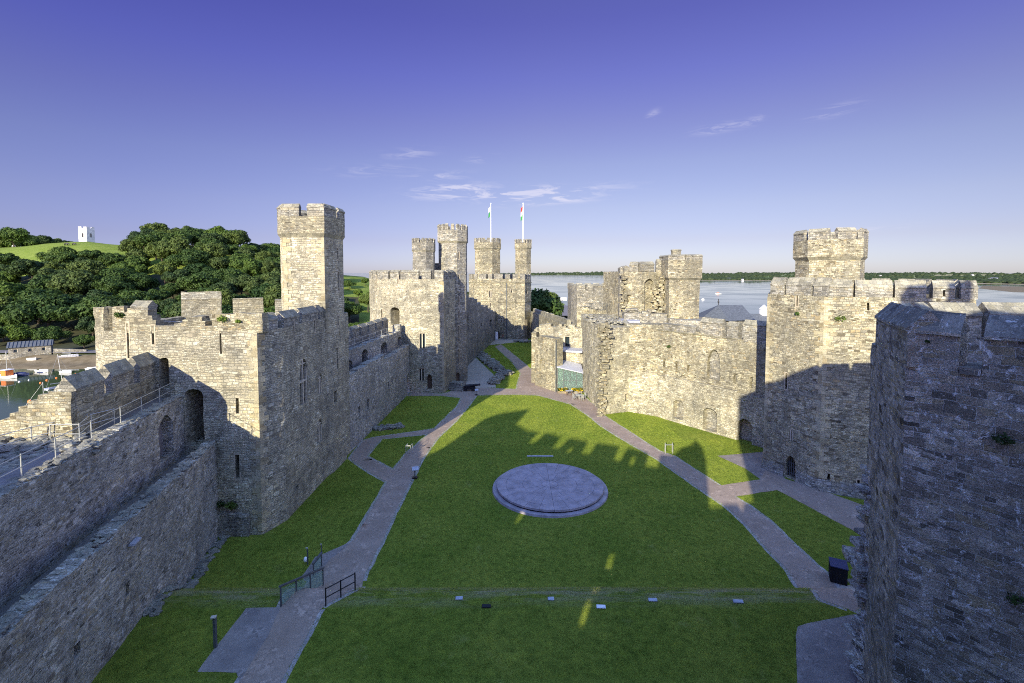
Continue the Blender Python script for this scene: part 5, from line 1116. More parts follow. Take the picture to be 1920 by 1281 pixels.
# people far away by the tower door
def person(p, h, label, shirt, trousers, rz=0.0, hair='wood'):
    t = thing('person', label, 'person', p); k = h/1.75; M3 = Matrix.Rotation(rz, 3, 'Z')
    V = [(0, 0, .95), (0, 0, 1.15), (0, 0, 1.38), (0, 0, 1.50), (0, 0, 1.62), (.18, 0, 1.40), (.24, -.03, 1.12), (.22, -.12, .90), (-.18, 0, 1.40), (-.24, .02, 1.12), (-.23, -.06, .88), (.10, 0, .90), (.11, -.05, .48), (.11, .02, .06), (.12, -.14, .03), (-.10, 0, .90), (-.12, .06, .48), (-.12, .12, .06), (-.12, -.02, .03)]
    E = [(0, 1), (1, 2), (2, 3), (3, 4), (2, 5), (5, 6), (6, 7), (2, 8), (8, 9), (9, 10), (0, 11), (11, 12), (12, 13), (13, 14), (0, 15), (15, 16), (16, 17), (17, 18)]
    Rr = [.15, .14, .15, .06, .11, .07, .05, .035, .07, .05, .035, .10, .07, .045, .035, .10, .07, .045, .035]
    me = bpy.data.meshes.new('body'); me.from_pydata([tuple(p+M3 @ (Vector(v)*k)) for v in V], E, []); me.materials.append(M_[shirt])
    o = bpy.data.objects.new('body', me); C.objects.link(o); md = o.modifiers.new('s', 'SKIN')
    for i, sv in enumerate(me.skin_vertices[0].data): sv.radius = (Rr[i]*k, Rr[i]*k); sv.use_root = (i == 0)
    sb = o.modifiers.new('u', 'SUBSURF'); sb.levels = 1; sb.render_levels = 1; attach(o, t)
    b = bmesh.new(); bmesh.ops.create_uvsphere(b, u_segments=10, v_segments=8, radius=.12*k, matrix=Matrix.Translation(p+Vector((0, 0, 1.67*k)))); 
    mesh_obj('hair', b, hair, t, smooth=True)
    b = bmesh.new()
    for s in (-1, 1): tube(b, p+M3 @ Vector((s*.11*k, 0, .07*k)), p+M3 @ Vector((s*.10*k, 0, .92*k)), .095*k, 10)
    mesh_obj('trousers', b, trousers, t)
person(G(946, 636), 1.8, 'person in dark clothes standing by the doorway of the farthest tower', 'navy', 'black', 2)
person(G(943.5, 636.5), 1.7, 'person in red top beside the dark-clothed one at the farthest tower', 'red', 'navy', 1)
person(G(917, 637), 1.75, 'person in pale top in the shadow of the far curtain wall', 'lead', 'navy', 3)
b = bmesh.new(); p = G(931.5, 638); box(b, p+Vector((0, 0, 1.35)), (.75, .12, 2.3)); box(b, p+Vector((-.3, 0, .15)), (.06, .1, .4)); box(b, p+Vector((.3, 0, .15)), (.06, .1, .4)); put('banner_board', 'tall white display board at the foot of the farthest tower', 'sign', b, 'white')
b = bmesh.new(); p = G(781, 735); box(b, p+Vector((0, 0, .5)), (.5, .3, 1.0)); box(b, p+Vector((0, -.1, 1.05)), (.55, .12, .1)); put('notice_stand', 'small pale notice stand at the foot of the middle tower', 'sign', b, 'lead')
# ================================================================ PLANTS AND TREES
def leaf_cloud(lobes, n, size, seed, out=None, flat=.0):
    rnd = random.Random(seed); vs = []; fs = []
    tot = sum(l[3]**2 for l in lobes)
    for (x, y, z, r) in lobes:
        for k in range(int(n*r*r/tot)):
            v = Vector((rnd.gauss(0, 1), rnd.gauss(0, 1), rnd.gauss(0, 1)+.35)).normalized()
            rr = r*(rnd.random()**.28)*rnd.uniform(.88, 1.10); c = Vector((x, y, z))+Vector((v.x*rr, v.y*rr, v.z*rr*.78))
            nrm = (v+Vector((rnd.uniform(-1, 1), rnd.uniform(-1, 1), rnd.uniform(-.6, 1)))*.75).normalized()
            a = nrm.orthogonal().normalized(); bb = nrm.cross(a); th = rnd.uniform(0, 6.28); a, bb = a*math.cos(th)+bb*math.sin(th), bb*math.cos(th)-a*math.sin(th)
            s = size*rnd.uniform(.55, 1.25); i = len(vs)
            vs += [c+a*s, c+bb*s*.6, c-a*s*.8, c-bb*s*.55]; fs.append((i, i+1, i+2, i+3))
    return vs, fs
def tree_proto(seed, Rr, H, n, size, label, m='leaf', bare=.30):
    rnd = random.Random(seed); lobes = [(0, 0, H*.62, Rr*.62)]
    for i in range(24):
        a = rnd.uniform(0, 6.28); e = rnd.uniform(-.25, 1.3); q = Rr*rnd.uniform(.55, .80); rr = Rr*rnd.uniform(.20, .38)
        lobes.append((q*math.cos(a)*math.cos(e), q*math.sin(a)*math.cos(e), H*.58+q*math.sin(e)*(H*.40/Rr), rr))
    vs, fs = leaf_cloud(lobes, n, size, seed+1)
    me = bpy.data.meshes.new('crown'); me.from_pydata([tuple(v) for v in vs], [], fs); me.materials.append(M_[m])
    t = thing('broadleaf_tree', label, 'tree'); o = bpy.data.objects.new('crown', me); C.objects.link(o); o.parent = t
    b = bmesh.new(); bmesh.ops.create_cone(b, cap_ends=True, segments=8, radius1=H*.035, radius2=H*.018, depth=H*.6, matrix=Matrix.Translation((0, 0, H*.28)))
    for i in range(6):
        l = lobes[1+i*3]; tube(b, (0, 0, H*rnd.uniform(.3, .5)), (l[0]*.8, l[1]*.8, l[2]), H*.010, 6)
    tr = mesh_obj('trunk', b, 'tree_trunk', None, uv=False); tr.parent = t
    return t
PR_ = [tree_proto(100+i*7, (9.2, 8.2, 10.2, 7.6, 8.6)[i], (15, 16.5, 15.5, 14, 17)[i], 8200, .58, 'x', ('leaf', 'leaf3', 'leaf', 'leaf', 'leaf3')[i]) for i in range(5)]
PB_ = [tree_proto(300+i, 6.5, 11, 6500, .45, 'x', 'leaf2') for i in range(2)]
used = set()
def plant_tree(proto, loc, s, rz, label, group=None, sz=None):
    t = proto if proto.name not in used else copy_tree(proto); used.add(proto.name)
    t.location = loc; t.scale = (s, s, s*(sz or 1)); t.rotation_euler = (0, 0, rz); t['label'] = label
    if group: t['group'] = group
    return t
rt = random.Random(21); pts = []
GRP = 'trees massed on the wooded hillside'
def try_pt(u, y, dmin):
    x = u*y
    for (a, c) in pts:
        if (a-x)**2+(c-y)**2 < dmin*dmin: return False
    pts.append((x, y)); return True
tries = 0
while tries < 9000 and len(pts) < 262:
    tries += 1; u = rt.uniform(-1.22, -.40); y = rt.uniform(161, 345); px = CX+u*FPX
    top_lim = 262 if px < 235 else (262+(px-235)*.8 if px < 320 else 345)
    if px < 235 and y > 256-abs(px-80)*.06: continue
    if y > top_lim: continue
    if px > 505 and y > 300: continue
    if not try_pt(u, y, 9.6+.006*(y-160)): continue
for i, (x, y) in enumerate(sorted(pts, key=lambda q: q[1])):
    z = hill_z(x, y); pr = PR_[rt.randrange(5)]; s = rt.uniform(.64, 1.08)
    if y < 176: s *= .72
    px = CX+x/y*FPX
    if px < 240 and y > 235: s *= .80
    plant_tree(pr, (x, y, z-.8), s, rt.uniform(0, 6.28), 'dark rounded broadleaf tree growing in the dense wood on the hillside', GRP, rt.uniform(.85, 1.12))
def big(px, Y, s, proto, label, dz=0, group=None, rz=0): x = ray(px, 500).x*Y; return plant_tree(proto, (x, Y, hill_z(x, Y)+dz), s, rz, label, group)
big(28, 318, 1.5, PB_[0], 'large yellow-green tree at the left end of the hilltop meadow', dz=-3.5, rz=1)
for k, (px, Y, s, lab) in enumerate(((-50, 330, 1.15, 'dark tree at the left photo edge behind the yellow-green hilltop tree'), (0, 338, 1.25, 'dark tree directly behind the yellow-green hilltop tree'), (45, 345, 1.2, 'dark tree behind and right of the yellow-green hilltop tree'), (66, 348, 1.05, 'second dark tree right of the yellow-green hilltop tree'), (84, 352, .9, 'middle-sized dark tree in the falling line behind the meadow'), (100, 356, .75, 'smaller dark tree in the middle of the falling line behind the meadow'), (114, 360, .62, 'small dark tree farther along the falling line behind the meadow'), (128, 364, .52, 'low dark bush near the right end of the line behind the meadow'), (140, 368, .42, 'lowest dark bush at the right end of the line behind the meadow'))): big(px, Y, s, PR_[k % 5], lab, dz=-6.5*s, rz=k)
for k, (px, Y, s, lab) in enumerate(((455, 172, .75, 'bright green tree just left of the tall turret'), (505, 176, .85, 'bright green tree partly hidden behind the tall turret'), (325, 160, .55, 'pale green bush rising behind the ruined tower top'), (360, 163, .5, 'small pale green tree right of the bush behind the ruined tower top'))): big(px, Y, s, PB_[k % 2], lab, rz=k)
for k, (px, Y, s) in enumerate(((655, 205, .8), (690, 222, .7), (668, 180, .55), (700, 240, .6), (640, 215, .7), (672, 245, .62), (715, 262, .5), (610, 225, .8), (600, 190, .8), (655, 262, .45), (685, 275, .42))):
    x = ray(px, 560).x*Y; plant_tree((PR_+PB_)[k % 7], (x, Y, hill_z(x, Y)-.5), s*.8, k, 'round tree on the lower slope seen between the tall turret and the middle tower', 'trees seen between the two left towers')
for k, (px, Y, s, top, lab) in enumerate(((1002, 178, 1.25, 0, 'big dark green tree right behind the farthest tower'), (1022, 200, 1.0, 0, 'rounded tree beside the riverside road behind the farthest tower'), (877, 185, 1.15, 0, 'tree showing in the gap left of the farthest tower'))): 
    x = ray(px, 560).x*Y; plant_tree(PR_[k], (x, Y, -4.6), s, k, lab)
# tufts growing on the walls
def tuft(p, r, label, m='leaf2', n=160, size=.09):
    vs, fs = leaf_cloud([(0, 0, 0, r), (r*.6, 0, -r*.2, r*.7), (-r*.55, 0, -.1*r, r*.6)], n, size, int(p.x*10))
    me = bpy.data.meshes.new('wall_plant'); me.from_pydata([tuple(Vector(v)+p) for v in vs], [], fs); me.materials.append(M_[m]); o = bpy.data.objects.new('wall_plant', me); C.objects.link(o); tag(o, label, 'plant')
def onw(A, B, px, py, d=.1): s, z = onwall(A, B, px, py); v = (Vector(B)-Vector(A)).normalized(); return Vector((A[0]+v.x*s+v.y*d, A[1]+v.y*s-v.x*d, z))
tuft(onw(t1, t2, 1575, 597), .45, 'green fern tuft on the sunlit face of the big right tower')
tuft(onw(t0, t1, 1496, 588), .22, 'small green tuft on the left face of the big right tower')
tuft(onw(Fa, Fb, 418, 598), .36, 'tuft of green leaves on the front parapet of the nearest left tower'); tuft(onw(Fa, Fb, 447, 602), .16, 'small tuft right of the larger one on the nearest left tower')
tuft(onw(Fa, Fb, 225, 590), .30, 'green clump on the left shoulder of the ruined tower front', 'leaf')
tuft(onw(n1, n2, 1882, 822), .26, 'leafy green tuft on the dark near right tower, mid height', 'leaf', 220, .05); tuft(onw(n1, n2, 1740, 640, .06), .07, 'tiny moss tuft under the coping of the near right tower', 'leaf', 60, .03)
tuft(onw(n1, n2, 1905, 1120), .22, 'green plant with pink flowers low on the near right tower', 'leaf', 150, .05)
tuft(onw(c2, e2, 1210, 645), .35, 'green tuft high on the sunlit inner wall', 'leaf'); tuft(onw(c2, e2, 1255, 650), .28, 'second green tuft right of the first on the sunlit inner wall', 'leaf')
tuft(onw(Fa, Fb, 436, 945, .2), .42, 'dark moss clump on the ledge at the foot of the nearest left tower', 'leaf', 300, .08); tuft(onw(Fa, Fb, 415, 943, .2), .35, 'moss clump in the corner beside the low wall', 'leaf', 200, .08)
# ================================================================ BEYOND THE CASTLE
# white hilltop tower
q = P(163, 453, 345); t = thing('hilltop_tower', 'small white octagonal battlemented tower on the grassy hilltop', 'tower', q); hz = hill_z(q.x, q.y); zb = q.z-1.5
rad = 25/FPX*345/2; poly = ngon(q.x, q.y, rad*1.05, 6, R(12)); zt = P(163, 429, 345).z
b = bmesh.new(); cup(b, ccw(poly), .7, zb-3, zt-1.2, zt); pw = ccw(poly)
vis = sorted(range(6), key=lambda i: (pw[i][0]+pw[(i+1) % 6][0])/2*q.x+(pw[i][1]+pw[(i+1) % 6][1])/2*q.y)[:2]; ho = Openings(); Lf = rad*1.05
for i in vis: ho.raw('window', pw[i], pw[(i+1) % 6], Lf*.38, Lf*.62, zb+4.3, zb+7.2, 'round', .5)
b = ho.cut(b); mesh_obj('wall', b, 'whitewash', t); ho.parts(t, 'grey')
for i in range(6): merlon_row(t, pw[i], pw[(i+1) % 6], zt, zt+.95, zt+1.0, 1.5, 1.2, .6, cell=None, m='whitewash', over=.02)
# animals on the meadow
def animal(px, py, m, label, s=1.0, name='cow'):
    r_ = ray(px, py); Y = 290
    for i in range(40):
        if EYE+r_.z*Y <= hill_z(r_.x*Y, Y): break
        Y += 1.0
    p = Vector((r_.x*Y, Y, hill_z(r_.x*Y, Y)))
    V = [(-.75, 0, 1.05), (-.2, 0, 1.05), (.5, 0, 1.05), (.95, 0, 1.15), (1.35, 0, .75), (1.6, 0, .5), (-.75, .2, .6), (-.78, .2, .02), (-.75, -.2, .6), (-.72, -.2, .02), (.5, .2, .6), (.5, .2, .02), (.5, -.2, .6), (.55, -.2, .02), (-1.0, 0, .9), (-1.05, 0, .5)]
    E = [(0, 1), (1, 2), (2, 3), (3, 4), (4, 5), (0, 6), (6, 7), (0, 8), (8, 9), (2, 10), (10, 11), (2, 12), (12, 13), (0, 14), (14, 15)]
    Rr = [.34, .38, .36, .2, .16, .11, .13, .06, .13, .06, .13, .06, .13, .06, .05, .04]
    me = bpy.data.meshes.new(name); me.from_pydata([tuple(p+Vector(v)*s) for v in V], E, []); me.materials.append(M_[m]); o = bpy.data.objects.new(name, me); C.objects.link(o); o.modifiers.new('s', 'SKIN')
    for i, sv in enumerate(me.skin_vertices[0].data): sv.radius = (Rr[i]*s, Rr[i]*s); sv.use_root = (i == 0)
    o.modifiers.new('u', 'SUBSURF').levels = 1; tag(o, label, 'animal')
animal(125, 467, 'black', 'black cow grazing on the hilltop meadow, left of two', 1.3); animal(139, 466, 'black', 'black cow grazing on the hilltop meadow, right of two', 1.1)
animal(25, 462, 'white', 'white sheep standing under the yellow-green hilltop tree', .9, 'sheep')
# stone shed and quay wall by the river
A, B = P(17, 688, 147), P(97, 676, 153); zb = -7.4
t = thing('stone_shed', 'long low stone shed with dark ribbed roof at the foot of the wooded hill', 'shed', (A.x, A.y, zb)); u_ = Vector((B.x-A.x, B.y-A.y)).normalized(); nr = Vector((-u_.y, u_.x)); Ls = (Vector(pt(B))-Vector(pt(A))).length
b = bmesh.new(); prism(b, ccw([pt(A), pt(B), tuple(Vector(pt(B))+nr*5), tuple(Vector(pt(A))+nr*5)]), zb, -3.0); os2 = Openings()
for s in (.16, .50, .82): os2.raw('window', pt(A), pt(B), Ls*s-.5, Ls*s+.5, -4.7, -3.6, 'rect', .4)
b = os2.cut(b); mesh_obj('wall', b, 'grey', t, cell=1.2, amp=.05); os2.parts(t)
b = bmesh.new(); a0, b0 = Vector(pt(A))-nr*.4-u_*.4, Vector(pt(B))-nr*.4+u_*.4; a1, b1 = a0+nr*3, b0+nr*3; a2, b2 = a0+nr*6, b0+nr*6
f_ = [b.verts.new((v.x, v.y, z)) for v, z in ((a0, -3.15), (b0, -3.15), (b1, -1.6), (a1, -1.6), (a2, -3.15), (b2, -3.15))]
b.faces.new((f_[0], f_[1], f_[2], f_[3])); b.faces.new((f_[3], f_[2], f_[5], f_[4])); b.faces.new((f_[0], f_[3], f_[4])); b.faces.new((f_[1], f_[5], f_[2])); b.faces.new((f_[0], f_[4], f_[5], f_[1])); mesh_obj('roof', b, 'sroof', t)
b = bmesh.new()
for k in range(12): v = a0.lerp(b0, (k+.5)/12); tube(b, (v.x, v.y, -3.08), ((v+nr*3).x, (v+nr*3).y, -1.53), .09, 5)
mesh_obj('roof_ribs', b, 'iron', t, uv=False)
b = bmesh.new(); strip(b, (B.x+.3, B.y+.3), (B.x+9, B.y+2.5), .8, [(0, -4.4), (9, -5.0)], -8); strip(b, (A.x-16, A.y-1), (A.x-.2, A.y), .8, [(0, -5.2), (16, -5.2)], -8); put('quay_wall', 'low rough stone quay wall either side of the riverside shed', 'wall', b, 'grey', cell=.9, amp=.1)
# boats
def boat(px, py, Lb, rz, label, hull='white', deck=None, mast=0, tilt=0.0, cover=None, zw=None, wheel=False, group=None):
    Yb = None; r_ = ray(px, py); p = None
    Yb = 100.0
    while Yb < 170:
        z = max(-8.02, (mud_z(r_.x*Yb, Yb) if Yb > 137 else -12))
        if EYE+r_.z*Yb <= z: break
        Yb += .25
    p = Vector((r_.x*Yb, Yb, z)); t = thing('boat', label, 'boat', p, group)
    M3 = Matrix.Rotation(rz, 3, 'Z') @ Matrix.Rotation(tilt, 3, 'X'); b = bmesh.new(); n = 9; W_ = Lb*.19; rows = []
    for i in range(n):
        q = i/(n-1); x = (q-.5)*Lb; w = W_*(1-max(0, (q-.45)/.55)**2.2)*(0.82+.18*min(1, q*4)); h = .55+.28*q*q; kz = -.18+.30*max(0, (q-.7)/.3)**2
        w = max(w, .03); rows.append([b.verts.new(p+M3 @ Vector(v)) for v in ((x, -w*.82, h-.05), (x, -w*.7, .18), (x, w*.7, .18), (x, w*.82, h-.05), (x, w, h), (x, w*.72, kz+.18), (x, 0, kz), (x, -w*.72, kz+.18), (x, -w, h))])
    for i in range(n-1):
        for k in range(9): b.faces.new((rows[i][k], rows[i][(k+1) % 9], rows[i+1][(k+1) % 9], rows[i+1][k]))
    b.faces.new(rows[0]); b.faces.new(rows[-1][::-1]); mesh_obj('hull', b, hull, t, uv=False)
    b = bmesh.new()
    for xx in (-.2, .12): v = p+M3 @ Vector((xx*Lb, 0, .42)); box(b, v, (.28, W_*1.45, .05), rz)
    mesh_obj('thwarts', b, 'wood' if not deck else deck, t)
    if cover:
        b = bmesh.new(); v = p+M3 @ Vector((0, 0, .62)); bmesh.ops.create_uvsphere(b, u_segments=14, v_segments=8, radius=1, matrix=Matrix.Translation(v) @ Matrix.Rotation(rz, 4, 'Z') @ Matrix.Diagonal((Lb*.42, W_*.95, .42, 1))); mesh_obj('cover', b, cover, t, smooth=True)
    if wheel:
        b = bmesh.new(); v = p+M3 @ Vector((.3, 0, 1.3)); box(b, v, (1.8, W_*1.3, 1.5), rz); bmesh.ops.bevel(b, geom=b.edges[:], offset=.1, affect='EDGES'); mesh_obj('wheelhouse', b, 'orange', t)
        b = bmesh.new(); v = p+M3 @ Vector((.3, 0, 2.12)); box(b, v, (2.2, W_*1.5, .1), rz); mesh_obj('cabin_roof', b, 'white', t)
    if mast:
        b = bmesh.new(); tube(b, p+M3 @ Vector((.3, 0, .2)), p+M3 @ Vector((.3, 0, mast)), .06); mesh_obj('mast', b, 'rail', t, uv=False)
        b = bmesh.new(); 
        for e in (Lb*.48, -Lb*.48): tube(b, p+M3 @ Vector((.3, 0, mast*.97)), p+M3 @ Vector((e, 0, .8)), .018, 5)
        tube(b, p+M3 @ Vector((.3, 0, 1.2)), p+M3 @ Vector((-Lb*.35, 0, 1.3)), .08, 6); mesh_obj('rigging', b, 'rail', t, uv=False)
    return t
boat(80, 698, 4.4, R(-15), 'white open dinghy afloat left of the keeled mast boat')
boat(124, 699, 3.6, R(-10), 'white dinghy with a red stripe just behind the leaning mast', deck='red')
boat(175, 693, 3.6, R(15), 'white dinghy half hidden by the pointed parapet stone')
boat(205, 674, 4.2, R(-25), 'white rowing boat pulled up on the mud by the ruined tower')
boat(199, 683, 4.4, R(20), 'blue-covered boat with an orange bow on the mud', cover='blue', hull='orange')
boat(60, 676, 2.8, R(-5), 'small pale upturned tender on the bank below the stone shed')
boat(130, 670, 5.2, R(8), 'grey slim boat lying on the mud below the green bank', hull='lead', mast=2.5)
boat(185, 662, 6.5, R(6), 'old brown wooden hulk on the grass bank beside the tower', hull='brown')
boat(12, 708, 7.5, R(-12), 'white and orange fishing boat with wheelhouse at the left edge', wheel=True, mast=7)
boat(38, 705, 4.2, R(10), 'navy inflatable tender moored beside the fishing boat', hull='navy', cover='navy')
boat(116, 727, 6.0, R(70), 'sailing boat with bare leaning mast hidden behind the stepped ruin', mast=8.2, tilt=R(-12))
boat(80, 780, 5.0, R(60), 'small yacht with white furled sail behind the broken parapet', mast=5.0, cover='lead')
for k, (px, py, s, m_, lab) in enumerate(((56, 753, .42, 'orange', 'biggest orange mooring buoy in front of the stepped ruin'), (76, 718, .26, 'orange', 'orange buoy on the line left of the mast'), (88, 713, .28, 'orange', 'orange buoy second on the line left of the mast'), (106, 709, .26, 'orange', 'orange buoy nearest the leaning mast'), (54, 713, .18, 'white', 'small white buoy below the open dinghy'), (36, 716, .24, 'white', 'white buoy nearest the fishing boat'), (142, 702, .28, 'orange', 'orange buoy beside the sunlit pointed stone'))):
    p = Z(px, py, -7.95); b = bmesh.new(); bmesh.ops.create_uvsphere(b, u_segments=12, v_segments=8, radius=s, matrix=Matrix.Translation(p)); put('mooring_buoy', lab, 'buoy', b, m_, smooth=True, group='mooring buoys in the river')
# ---- far shore across the strait
SH = [(900, 514.6), (1000, 516.2), (1160, 516.4), (1200, 519), (1310, 526), (1440, 527), (1700, 530), (1920, 534), (2400, 545)]
TP_ = [(900, 514), (1000, 513.6), (1060, 512.6), (1160, 510.8), (1310, 513.4), (1500, 513.4), (1640, 514.6), (1760, 513.0), (1920, 515.5), (2400, 515)]
def far(u, t):
    px = CX+u*FPX; ys = -28/ray(CX, table(px, SH)).z; ym = ys+min(ys, 1500)*.9; zt_ = EYE+ray(CX, table(px, TP_)).z*ym
    y = ys+(ym-ys)*1.5*t; z = -8.3+sstep(0, .02, t)*1.5+(zt_+6)*sstep(.02, .66, t)
    return Vector((u*y, y, z+(2.5*noise.noise(Vector((u*y*.006, y*.006, 2)))*sstep(.05, .3, t))))
m, nt, b_ = mat('far_fields'); M_['fields'] = m; ge = nn(nt, 'NewGeometry').outputs['Position']; mp = nn(nt, 'Mapping'); mp.inputs['Scale'].default_value = (.006, .004, 0); nt.links.new(ge, mp.inputs[0]); vo = nn(nt, 'TexVoronoi'); vo.inputs['Scale'].default_value = 1.0; nt.links.new(mp.outputs[0], vo.inputs['Vector'])
cf = ramp(nt, vo.outputs['Color'], [(0, (.09, .15, .04)), (.35, (.17, .22, .07)), (.55, (.33, .28, .14)), (.75, (.10, .15, .05)), (1, (.26, .25, .10))])
sx = nn(nt, 'SeparateXYZ'); nt.links.new(ge, sx.inputs[0]); cf = mixc(nt, ramp(nt, math_(nt, 'ADD', sx.outputs[2], 7.2), [(.0, (1, 1, 1)), (1.0, (0, 0, 0))]), cf, (.30, .25, .16, 1)); nt.links.new(cf, b_.inputs['Base Color'])
us = [-.05+i*.012 for i in range(140)]; ts = [0, .01, .02, .04, .07]+[.1+i*.06 for i in range(16)]
vs = [tuple(far(u, t)) for t in ts for u in us]; nu = len(us); fs = [(j*nu+i, j*nu+i+1, (j+1)*nu+i+1, (j+1)*nu+i) for j in range(len(ts)-1) for i in range(nu-1)]
me = bpy.data.meshes.new('far_shore'); me.from_pydata(vs, [], fs); me.materials.append(M_['fields']); o = bpy.data.objects.new('far_shore', me); C.objects.link(o); tag(o, kind='structure')
rf = random.Random(4); b = bmesh.new(); k = 0; vs = []; fs = []
ico = bmesh.new(); bmesh.ops.create_icosphere(ico, subdivisions=1, radius=1); iv = [v.co.copy() for v in ico.verts]; ifc = [[v.index for v in f.verts] for f in ico.faces]; ico.free()
while k < 5200:
    u = rf.uniform(.22, 1.5) if rf.random() > .08 else rf.uniform(-.03, .22); t = rf.uniform(.03, .8)**1.15; c = far(u, t)
    if noise.noise(Vector((c.x*.004, c.y*.0022, 5)))+.20*noise.noise(Vector((c.x*.02, c.y*.01, 1))) < (.06 if t > .12 else -.2): 
        if rf.random() > .12: continue
    s = rf.uniform(5, 11)*(1 if u > .22 else 2); i0 = len(vs); sc = (s*rf.uniform(.8, 1.6), s, s*rf.uniform(.55, .95))
    for v in iv: d = 1+.3*noise.noise(v*1.7+c*.1); vs.append((c.x+v.x*sc[0]*d, c.y+v.y*sc[1]*d, c.z+v.z*sc[2]*d+sc[2]*.3))
    fs += [[i0+j for j in f] for f in ifc]; k += 1
me = bpy.data.meshes.new('far_woodland'); me.from_pydata(vs, [], fs); me.materials.append(M_['leaffar']); o = bpy.data.objects.new('far_woodland', me); C.objects.link(o); tag(o, 'dark woods and hedges along the far shore of the strait', 'woodland', kind='stuff')
del o['category']; del o['label']
# tidal flats
b = bmesh.new(); face(b, [Z(1842, 536.5, -7.95), Z(2600, 546, -7.95), Z(2600, 562, -7.95), Z(1900, 548, -7.95), Z(1835, 541, -7.95)]); tag(mesh_obj('mud_flat', b, 'mud'), kind='structure')
def house(px, py, w, h, label, roof='sroof', Yo=60):
    u = (px-CX)/FPX; t = .05
    best = min([i/200 for i in range(160)], key=lambda t: abs(project(far(u, t))[1]-py)); c = far(u, best)
    t_ = thing('house', label, 'house', c); b = bmesh.new(); box(b, c+Vector((0, 0, h/2)), (w, w*.6, h)); mesh_obj('wall', b, 'white', t_)
    b = bmesh.new(); a = [(-w/2-.5, -w*.3-.5, h), (w/2+.5, -w*.3-.5, h), (w/2+.5, w*.3+.5, h), (-w/2-.5, w*.3+.5, h), (-w/2, 0, h*1.6), (w/2, 0, h*1.6)]; v = [b.verts.new(c+Vector(q)) for q in a]
    for f in ((0, 1, 5, 4), (2, 3, 4, 5), (0, 4, 3), (1, 2, 5), (0, 3, 2, 1)): b.faces.new([v[i] for i in f])
    mesh_obj('roof', b, roof, t_)
def project(v):
    dx, dy, dz = v.x, v.y, v.z-EYE; d = dy*cp-dz*sp; up = dy*sp+dz*cp; return CX+FPX*dx/d, CY-FPX*up/d
for (px, py, w, h, lab) in ((1366, 525, 16, 5, 'white shoreline house across the strait, beside the gatehouse turret'), (1392, 526, 7, 4, 'tiny white cottage right of the shoreline house'), (1352, 525, 6, 3.5, 'small white cottage left of the shoreline house'), (1863, 526, 22, 6, 'large white house in trees on the far shore, far right'), (1852, 528, 9, 5, 'small white house left of the large one on the far shore'), (1650, 519, 9, 5, 'white cottage on the skyline right of the squat turret'), (1735, 519, 9, 5, 'white cottage above the far battlements'), (1822, 517.5, 9, 5, 'white farmhouse high on the far fields')): house(px, py, w, h, lab)
# town roofs outside the wall
q = P(1347, 600, 92); t = thing('pavilion_roof_building', 'grey slate hipped roof with pointed apex and finial outside the inner wall', 'building', (q.x, 92, -4)); 
x0, x1 = P(1312, 598, 92).x, P(1392, 600, 95).x; ax_, az = P(1347, 572, 94).x, P(1347, 572, 94).z; bx_ = P(1385, 573, 97).x; ze = P(1350, 598, 92).z
b = bmesh.new(); vv = [b.verts.new(c) for c in ((x0, 91.5, ze), (x0+3.8, 88, ze), (x1, 90, ze), (x1+.8, 99, ze), (x0+2, 100, ze), (ax_, 94, az), (bx_, 95.5, az-.1))]
for f in ((0, 1, 5), (1, 2, 6, 5), (2, 3, 6), (3, 4, 5, 6), (4, 0, 5), (4, 3, 2, 1, 0)): b.faces.new([vv[i] for i in f])
mesh_obj('roof', b, 'sroof', t)
b = bmesh.new(); prism(b, ccw([(x0+.5, 92), (x0+4, 88.8), (x1-.5, 90.7), (x1, 98.4), (x0+2.4, 99)]), -5, ze-.02); mesh_obj('wall', b, 'grey', t)
b = bmesh.new(); tube(b, (ax_, 94, az), (ax_, 94, az+1.2), .07); bmesh.ops.create_icosphere(b, subdivisions=1, radius=.2, matrix=Matrix.Translation((ax_, 94, az+.6))); mesh_obj('finial', b, 'black', t, uv=False)
q = P(1420, 592, 100); t = thing('long_roofed_building', 'long dark slate roof with white cupola between the inner wall and the strait', 'building', (q.x, 100, -4)); x0, x1 = P(1388, 596, 100).x, P(1460, 596, 100).x; zr = P(1420, 590, 100).z
b = bmesh.new(); vv = [b.verts.new(c) for c in ((x0, 96, zr-3), (x1, 96, zr-3), (x1, 108, zr-3), (x0, 108, zr-3), (x0, 102, zr), (x1, 102, zr))]
for f in ((0, 1, 5, 4), (2, 3, 4, 5), (0, 4, 3), (1, 2, 5), (0, 3, 2, 1)): b.faces.new([vv[i] for i in f])
mesh_obj('roof', b, 'sroof', t); b = bmesh.new(); prism(b, ccw([(x0+.4, 96.5), (x1-.4, 96.5), (x1-.4, 107.5), (x0+.4, 107.5)]), -5, zr-3.02); mesh_obj('wall', b, 'grey', t)
cx_ = P(1432, 590, 102).x; b = bmesh.new(); prism(b, ngon(cx_, 102, .85, 8), zr-.8, zr+1.0); frustum(b, ngon(cx_, 102, .95, 8), zr+1.0, ngon(cx_, 102, .12, 8), zr+1.9); mesh_obj('cupola', b, 'white', t)
